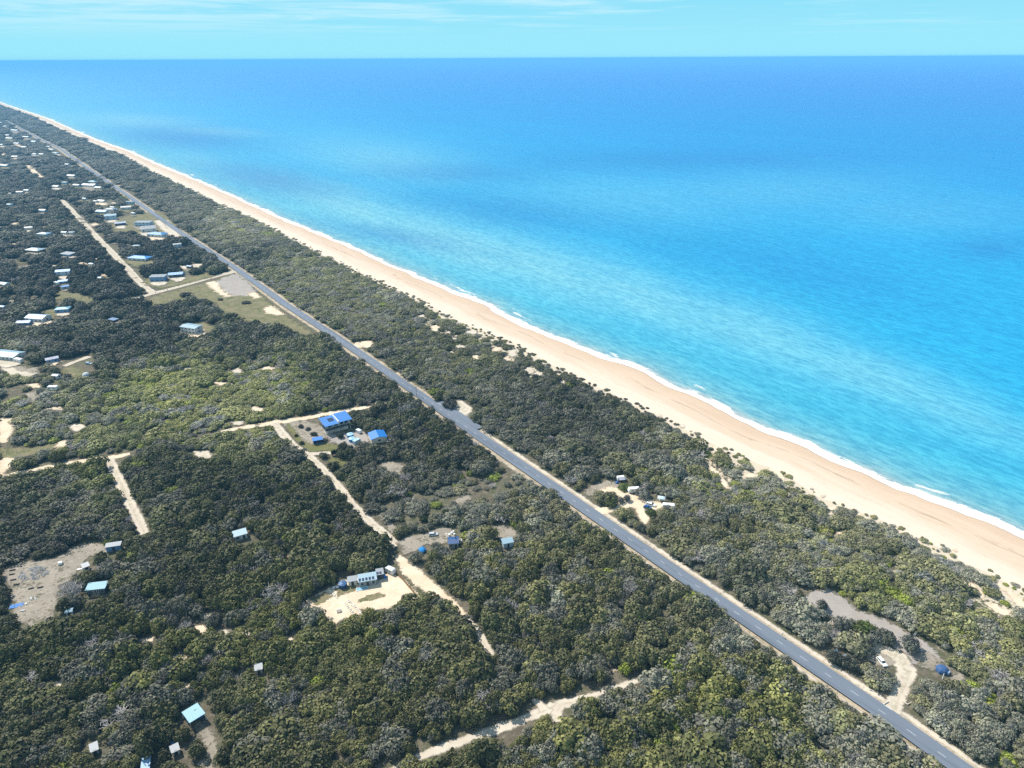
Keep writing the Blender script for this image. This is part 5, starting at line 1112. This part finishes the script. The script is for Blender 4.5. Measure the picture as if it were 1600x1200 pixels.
# lone plants that stand clear: px, py of the foot, crown width px, height m, kind, colour, label
LONE = [
 (290,463,17,3.2,0,(.035,.04,.03),'dark round shrub alone in the grass nearest the dirt road'),
 (316,474,20,3.4,0,(.035,.04,.033),'dark broad shrub at the middle of the grassy field trio'),
 (326,485,17,3.2,0,(.035,.04,.033),'dark shrub lowest of the trio in the grassy field'),
 (275,476,16,3.4,1,(.06,.065,.055),'greyish shrub at the left of the trio in the grassy field'),
 (385,474,13,2.0,0,(.06,.065,.035),'lone green bush in the open grass near the shore road'),
 (345,469,8,1.6,0,(.045,.05,.035),'tiny dark bush between the gravel lot and the shrub trio'),
 (1284,952,17,3.6,1,(.10,.105,.09),'small lone tree at the near end of the gravel clearing'),
 (1312,984,26,4.4,1,(.15,.15,.135),'pale thin-crowned tree over the start of the gravel track'),
 (1350,990,32,4.2,2,(.085,.11,.03),'bright green shrub in the island of the gravel clearing'),
 (1362,1002,26,3.6,1,(.17,.17,.155),'pale grey shrub at the front of the gravel clearing island'),
 (1383,1001,26,4.2,1,(.09,.095,.075),'grey tree at the right end of the gravel clearing island'),
 (1421,1014,28,4.6,1,(.12,.125,.11),'spreading grey tree with visible trunk shading the gravel clearing'),
 (976,764,24,2.0,2,(.10,.13,.035),'bright green low shrub between the camper van and caravan'),
 (955,790,24,3.4,2,(.08,.10,.035),'dense green shrub at the left of the sandy camp entry'),
 (970,785,12,2.4,1,(.14,.14,.125),'small pale shrub right of the dense green shrub at the camp entry'),
 (1004,776,26,4.2,1,(.17,.17,.155),'pale grey tree overhanging the half-hidden white caravan'),
 (1016,803,20,2.2,2,(.075,.10,.03),'green shrub in front of the dark blue hatchback'),
 (980,783,12,3.0,1,(.15,.15,.135),'spindly grey tree in the middle of the sandy camp entry'),
 (704,636,26,4.2,1,(.055,.06,.052),'dark round grey tree on the upper side of the roadside turnout'),
 (684,625,18,3.4,0,(.07,.075,.03),'olive tree left of the round grey tree by the turnout'),
 (634,940,13,3.0,0,(.10,.11,.06),'thin young tree standing in the sand below the cabin'),
 (660,804,22,2.6,1,(.09,.092,.075),'grey shrub nearest the lower corner of the vacant plot'),
 (660,803,10,2.0,2,(.05,.07,.025),'small dark green bush in the left of the vacant plot'),
 (696,803,12,2.2,2,(.05,.07,.025),'small dark green bush in the right of the vacant plot'),
 (662,814,14,2.2,2,(.045,.062,.025),'dark green bush by the lower edge of the vacant plot'),
 (472,694,8,1.6,0,(.04,.05,.025),'small shrub on the lawn by the sandy track'),
 (470,668,9,1.6,0,(.055,.06,.045),'grey garden shrub left of the two-storey house, nearest the dirt track'),
 (482,672,9,1.6,1,(.09,.09,.08),'pale garden shrub midway between the lawn and the two-storey house'),
 (491,680,10,1.8,0,(.05,.055,.04),'dark garden shrub just above the small dark blue shed'),
 (508,690,10,1.7,1,(.07,.075,.06),'grey garden shrub right of the small dark blue shed'),
 (463,682,6,1.3,0,(.05,.06,.035),'tiny dark shrub on the outer edge of the lawn'),
 (532,684,12,2.6,0,(.04,.048,.03),'dark shrub against the right front of the two-storey house'),
 (566,716,22,4.0,1,(.07,.075,.065),'grey bushy tree in front of the blue-roofed garage'),

 (1301,1033,22,4.0,1,(.085,.09,.07),'grey-green tree leaning over the light blue tent by the road'),
 (1325,1043,24,4.2,1,(.085,.09,.07),'grey-green tree in front of the hidden blue-grey wagon'),
]+[(520+i*3.8,712-i*.9,5,3.2,0,(.035,.042,.028),None) for i in range(9)]
for (x,y,w,h,k,c,l) in LONE:
    p = W(x,y); FOOTR = w*mpp(x,y)/2
    d1 = np.hypot(P[:,0]-p.x,P[:,1]-p.y); kp = d1 > FOOTR+RAD*.35
    P,DIST,SP,PX,FV,RAD,HT_,kind,hue,big,colr = [a[kp] for a in (P,DIST,SP,PX,FV,RAD,HT_,kind,hue,big,colr)]
n = len(P)

def plant(kname, var, loc, rz, r, h, color, protos={}):
    key = (kname, var)
    zt = {'coastal_tree':1.25,'grey_tree':1.28,'green_shrub':1.05,'bare_shrub':1.1}[kname]
    if key not in protos:
        root = empty(kname, loc, rz)
        cr = link_mesh('branches' if kname=='bare_shrub' else 'crown', KINDS[kname][var], root)
        tr = None if kname=='bare_shrub' else link_mesh('trunk', TRUNKS[var%3], root)
        protos[key] = (root, cr, tr)
    else:
        r0, c0, t0 = protos[key]
        root = r0.copy(); COL.objects.link(root); cr = c0.copy(); COL.objects.link(cr); cr.parent = root
        if t0: tr = t0.copy(); COL.objects.link(tr); tr.parent = root
        for q in ('label','category','group'):
            if q in root: del root[q]
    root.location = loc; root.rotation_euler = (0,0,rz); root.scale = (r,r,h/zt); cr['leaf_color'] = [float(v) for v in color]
    return root, cr
PROTO_CROWN = {}
KCAT = {'coastal_tree':'tree','grey_tree':'tree','green_shrub':'shrub','bare_shrub':'shrub'}
for i,(x,y,w,h,k,c,l) in enumerate(LONE):
    p = W(x,y); root, cr = plant(KN[k], i%len(KINDS[KN[k]]), p, i*1.3, w*mpp(x,y)/2, h, c)
    if l: tag(root, l, 'tree' if 'tree' in l else 'shrub')
    else: tag(root, 'slim dark conifer in the hedge row below the two-storey house', 'shrub', 'hedge row below the two-storey house')

# the plants that show largest are things of their own; the rest of each kind is one mass
LAND = [((149,918),'the turquoise-roofed cabin'),((298,1117),'the open turquoise carport'),((402,1042),'the lone white hut'),((52,900),'the scrap pile clearing'),((176,854),'the long white-roofed shed'),((372,832),'the small white shack'),((568,905),'the solar cabin yard'),((700,930),'the sandy driveway'),((860,1105),'the dirt track junction'),((740,1152),'the lower dirt track'),((770,1020),'the narrow bush track'),((1378,1032),'the white wagon on gravel'),((1472,1043),'the blue dome tent'),((1300,950),'the gravel clearing'),((1020,788),'the sandy camp'),((1150,960),'the shore road curve'),((1250,1030),'the road sign'),((1400,1130),'the lower shore road'),((1020,870),'the middle shore road'),((700,845),'the dark blue shack'),((690,790),'the vacant plot'),((792,846),'the pale carport'),((144,1171),'the left white hut'),((224,1192),'the bottom edge shed'),((1500,870),'the beach edge'),((1260,760),'the upper beach edge'),((1590,1100),'the right picture edge'),((1560,960),'the sandy dune path'),((950,1010),'the hidden sandy gap'),((1080,1040),'the bush track end'),((960,1150),'the pale bush gap'),((1100,1170),'the bottom edge roadside'),((20,1060),'the left picture edge'),((560,1060),'the central lower bush'),((560,1170),'the bottom middle bush'),((240,960),'the pale sand holes'),((440,940),'the yard of the cabin'),((200,780),'the left dirt track'),((30,720),'the left sand patch'),((530,760),'the sandy track by the house'),((520,665),'the two-storey house')]
LPOS = np.array([a for a,_ in LAND],float)
LOOK = {'coastal_tree':['dark olive','mid olive','light olive'],'grey_tree':['dark grey-green','grey-green','pale silvery'],'green_shrub':['deep green','bright green','yellow-green'],'bare_shrub':['bare grey']}
BODY = {'coastal_tree':'bushy tree','grey_tree':'rounded tree','green_shrub':'low shrub','bare_shrub':'leafless shrub'}
QUOTA = {0:300,1:300,2:150,3:40}
inframe = (PX[:,0]>4)&(PX[:,0]<1596)&(PX[:,1]<1192)&(PX[:,1]>150)
size = np.where(inframe, np.sqrt(RAD*HT_)/np.hypot(DIST,CAM_H), 0)
single = np.zeros(n,bool)
for k in range(4):
    idx = np.nonzero(kind==k)[0]; used = sum(1 for q in LONE if q[4]==k)
    top = idx[np.argsort(-size[idx])][:max(0,QUOTA[k]-used)]; single[top[size[top]>0]] = True
var = RNG.integers(0,1000,n); yaw = RNG.uniform(0,6.283,n)
members = {}
for i in np.nonzero(single)[0]:
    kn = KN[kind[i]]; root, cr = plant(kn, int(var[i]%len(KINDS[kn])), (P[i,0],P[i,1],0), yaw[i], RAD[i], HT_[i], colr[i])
    l3 = np.searchsorted([.066,.1] if kn=='coastal_tree' else [.095,.145] if kn=='grey_tree' else [.075,.11], colr[i].mean()*(1 if kn!='coastal_tree' else 1.1)) if kn!='bare_shrub' else 0
    j = int(np.argmin(((LPOS-PX[i])**2).sum(1))); dx, dy = PX[i]-LPOS[j]
    rel = ('right of' if dx>0 else 'left of') if abs(dx)>abs(dy)*1.2 else ('below' if dy>0 else 'above')
    members.setdefault((kn,int(l3),j,rel),[]).append((i,root))
for (kn,l3,j,rel),ms in members.items():
    base = f"{LOOK[kn][l3]} {BODY[kn]}"; where = f"{rel} {LAND[j][1]}"
    ms.sort(key=lambda t:-RAD[t[0]])
    grp = None
    if len(ms) > 3:
        tag(ms[0][1], f"broadest {base} in the bush {where}", KCAT[kn]); tag(ms[-1][1], f"smallest {base} in the bush {where}", KCAT[kn]); ms = ms[1:-1]
        for _, r_ in ms: tag(r_, f"middling {base} in the bush {where}", KCAT[kn], f"middling {base}s {where}")
    elif len(ms) == 3:
        for q,(_, r_) in zip(('broadest','middle-sized','smallest'),ms): tag(r_, f"{q} of three {base}s {where}", KCAT[kn])
    elif len(ms) == 2:
        for q,(_, r_) in zip(('larger','smaller'),ms): tag(r_, f"{q} of two {base}s {where}", KCAT[kn])
    else: tag(ms[0][1], f"only {base} {where}", KCAT[kn])

def scatter(name, label, cat, sel, crowns, trunk):
    idx = np.nonzero(sel)[0]; zt = 1.2
    me = bpy.data.meshes.new(name); me.from_pydata([(P[i,0],P[i,1],0) for i in idx],[],[])
    def put(an, typ, arr, key='value'): a = me.attributes.new(an,typ,'POINT'); a.data.foreach_set(key, np.ascontiguousarray(arr).ravel())
    put('growth','FLOAT_VECTOR', np.column_stack([RAD[idx],RAD[idx],HT_[idx]/zt]).astype(np.float32),'vector')
    put('turn','FLOAT_VECTOR', np.column_stack([0*yaw[idx],0*yaw[idx],yaw[idx]]).astype(np.float32),'vector')
    put('which','INT', (var[idx]%len(crowns)).astype(np.int32))
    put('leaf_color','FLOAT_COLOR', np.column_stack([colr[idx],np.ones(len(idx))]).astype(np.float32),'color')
    o = link_mesh(name, me); tag(o, label, cat, kind='stuff')
    ng = bpy.data.node_groups.new(name+'_growth','GeometryNodeTree'); ng.is_modifier = True
    ng.interface.new_socket('Geometry',in_out='INPUT',socket_type='NodeSocketGeometry'); ng.interface.new_socket('Geometry',in_out='OUTPUT',socket_type='NodeSocketGeometry')
    gi, go = ng.nodes.new('NodeGroupInput'), ng.nodes.new('NodeGroupOutput')
    def named(an, typ): q = ng.nodes.new('GeometryNodeInputNamedAttribute'); q.data_type = typ; q.inputs['Name'].default_value = an; return [s for s in q.outputs if s.enabled and s.name=='Attribute'][0]
    gr, tu, wh = named('growth','FLOAT_VECTOR'), named('turn','FLOAT_VECTOR'), named('which','INT')
    out = ng.nodes.new('GeometryNodeJoinGeometry')
    def layer(objs, pick):
        ip = ng.nodes.new('GeometryNodeInstanceOnPoints'); ng.links.new(gi.outputs[0], ip.inputs['Points'])
        if pick:
            jn = ng.nodes.new('GeometryNodeJoinGeometry')
            for ob in objs:
                oi = ng.nodes.new('GeometryNodeObjectInfo'); oi.transform_space = 'ORIGINAL'; oi.inputs['Object'].default_value = ob
                g2 = ng.nodes.new('GeometryNodeGeometryToInstance'); ng.links.new(oi.outputs['Geometry'], g2.inputs[0]); ng.links.new(g2.outputs[0], jn.inputs[0])
            ng.links.new(jn.outputs[0], ip.inputs['Instance']); ip.inputs['Pick Instance'].default_value = True; ng.links.new(wh, ip.inputs['Instance Index'])
        else:
            oi = ng.nodes.new('GeometryNodeObjectInfo'); oi.transform_space = 'ORIGINAL'; oi.inputs['Object'].default_value = objs[0]; ng.links.new(oi.outputs['Geometry'], ip.inputs['Instance'])
        ng.links.new(tu, ip.inputs['Rotation']); ng.links.new(gr, ip.inputs['Scale']); ng.links.new(ip.outputs[0], out.inputs[0])
    layer(crowns, True)
    if trunk: layer([trunk], False)
    ng.links.new(out.outputs[0], go.inputs[0])
    md = o.modifiers.new('growth','NODES'); md.node_group = ng
protos = plant.__defaults__[0]
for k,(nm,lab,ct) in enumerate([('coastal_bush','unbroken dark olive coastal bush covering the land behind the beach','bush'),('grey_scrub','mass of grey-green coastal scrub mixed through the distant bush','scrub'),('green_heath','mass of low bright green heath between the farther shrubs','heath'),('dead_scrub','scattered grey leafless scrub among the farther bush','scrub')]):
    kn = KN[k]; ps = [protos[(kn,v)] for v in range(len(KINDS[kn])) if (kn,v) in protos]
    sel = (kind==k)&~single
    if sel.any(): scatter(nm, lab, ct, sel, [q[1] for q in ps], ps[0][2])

# ------------------------------------------------------------------ light, sky and air
SUN_AZ = math.atan2(-0.75,0.66); SUN_EL = R(46)     # azimuth from the view direction, to the left
sd = Vector((math.sin(SUN_AZ)*math.cos(SUN_EL), math.cos(SUN_AZ)*math.cos(SUN_EL), math.sin(SUN_EL)))
sl = bpy.data.lights.new('sun','SUN'); sl.energy = 5.0; sl.angle = R(0.53); sl.color = (1.0,0.945,0.85)
so = bpy.data.objects.new('sun', sl); COL.objects.link(so); so.rotation_euler = (-sd).to_track_quat('-Z','Y').to_euler(); so.location = sd*900
wd = bpy.data.worlds.new('World'); SC.world = wd; wd.use_nodes = True; nt = wd.node_tree; nt.nodes.clear()
sky = nt.nodes.new('ShaderNodeTexSky'); sky.sky_type = 'NISHITA'; sky.sun_disc = False; sky.sun_elevation = SUN_EL; sky.sun_rotation = SUN_AZ
sky.altitude = 200; sky.air_density = 1.0; sky.dust_density = 0.6; sky.ozone_density = 1.6
tint = mixc(nt, 1.0, sky.outputs[0], (0.74,0.84,0.92), 'MULTIPLY')
tc = nt.nodes.new('ShaderNodeTexCoord'); sx = nt.nodes.new('ShaderNodeSeparateXYZ'); nt.links.new(tc.outputs['Generated'], sx.inputs[0])
zz = math_(nt,'MAXIMUM', sx.outputs[2], 0.004)
cx = nt.nodes.new('ShaderNodeCombineXYZ'); nt.links.new(math_(nt,'DIVIDE',sx.outputs[0],zz), cx.inputs[0]); nt.links.new(math_(nt,'DIVIDE',sx.outputs[1],zz), cx.inputs[1])
c1 = noise_(nt, cx.outputs[0], 0.30, 7, 0.62, 0.5); c2 = noise_(nt, cx.outputs[0], 0.09, 4, 0.5)
cm = math_(nt,'ADD', c1, math_(nt,'MULTIPLY', math_(nt,'SUBTRACT',c2,0.5), 0.9))
cm = math_(nt,'ADD', cm, smooth(nt,sx.outputs[0],0.15,-0.45,-0.06,0.13))
cm = math_(nt,'MULTIPLY', smooth(nt,cm,0.40,0.74), smooth(nt,sx.outputs[2],0.015,0.065))
low = mixc(nt, smooth(nt,sx.outputs[2],0.0,0.13), (2.7,6.4,7.6), (1.6,5.3,7.3))
tint = mixc(nt, smooth(nt,sx.outputs[2],0.10,0.26), low, tint)
skyc = mixc(nt, math_(nt,'MULTIPLY',cm,0.95), tint, (5.0,7.2,7.9))
bg = nt.nodes.new('ShaderNodeBackground'); bg.inputs['Strength'].default_value = 0.095; nt.links.new(skyc, bg.inputs['Color'])
wo = nt.nodes.new('ShaderNodeOutputWorld'); nt.links.new(bg.outputs[0], wo.inputs['Surface'])
# haze over the whole coast
HAZE = True
if HAZE:
    m = bpy.data.materials.new('sea_air'); m.use_nodes = True; nt = m.node_tree; nt.nodes.clear()
    pv = nt.nodes.new('ShaderNodeVolumePrincipled'); pv.inputs['Color'].default_value = (0.20,0.56,0.90,1); pv.inputs['Density'].default_value = 0.0001; pv.inputs['Anisotropy'].default_value = 0.0
    o_ = nt.nodes.new('ShaderNodeOutputMaterial'); nt.links.new(pv.outputs[0], o_.inputs['Volume'])
    o = MB().box(-250000,250000,-250000,250000,-6.5,206).build('haze', m); tag(o, label='thin blue sea haze over the whole coast', cat='haze', kind='stuff'); o.display_type = 'WIRE'
SC.render.engine = 'CYCLES'
cy = SC.cycles; cy.max_bounces = 6; cy.diffuse_bounces = 2; cy.glossy_bounces = 2; cy.transmission_bounces = 2; cy.transparent_max_bounces = 10; cy.volume_bounces = 1
cy.use_denoising = False
try: cy.denoiser = 'OPENIMAGEDENOISE'
except Exception: pass
SC.view_settings.view_transform = 'Standard'; SC.view_settings.look = 'None'; SC.view_settings.gamma = 1.0; SC.view_settings.use_curve_mapping = False; SC.view_settings.exposure = 0.45
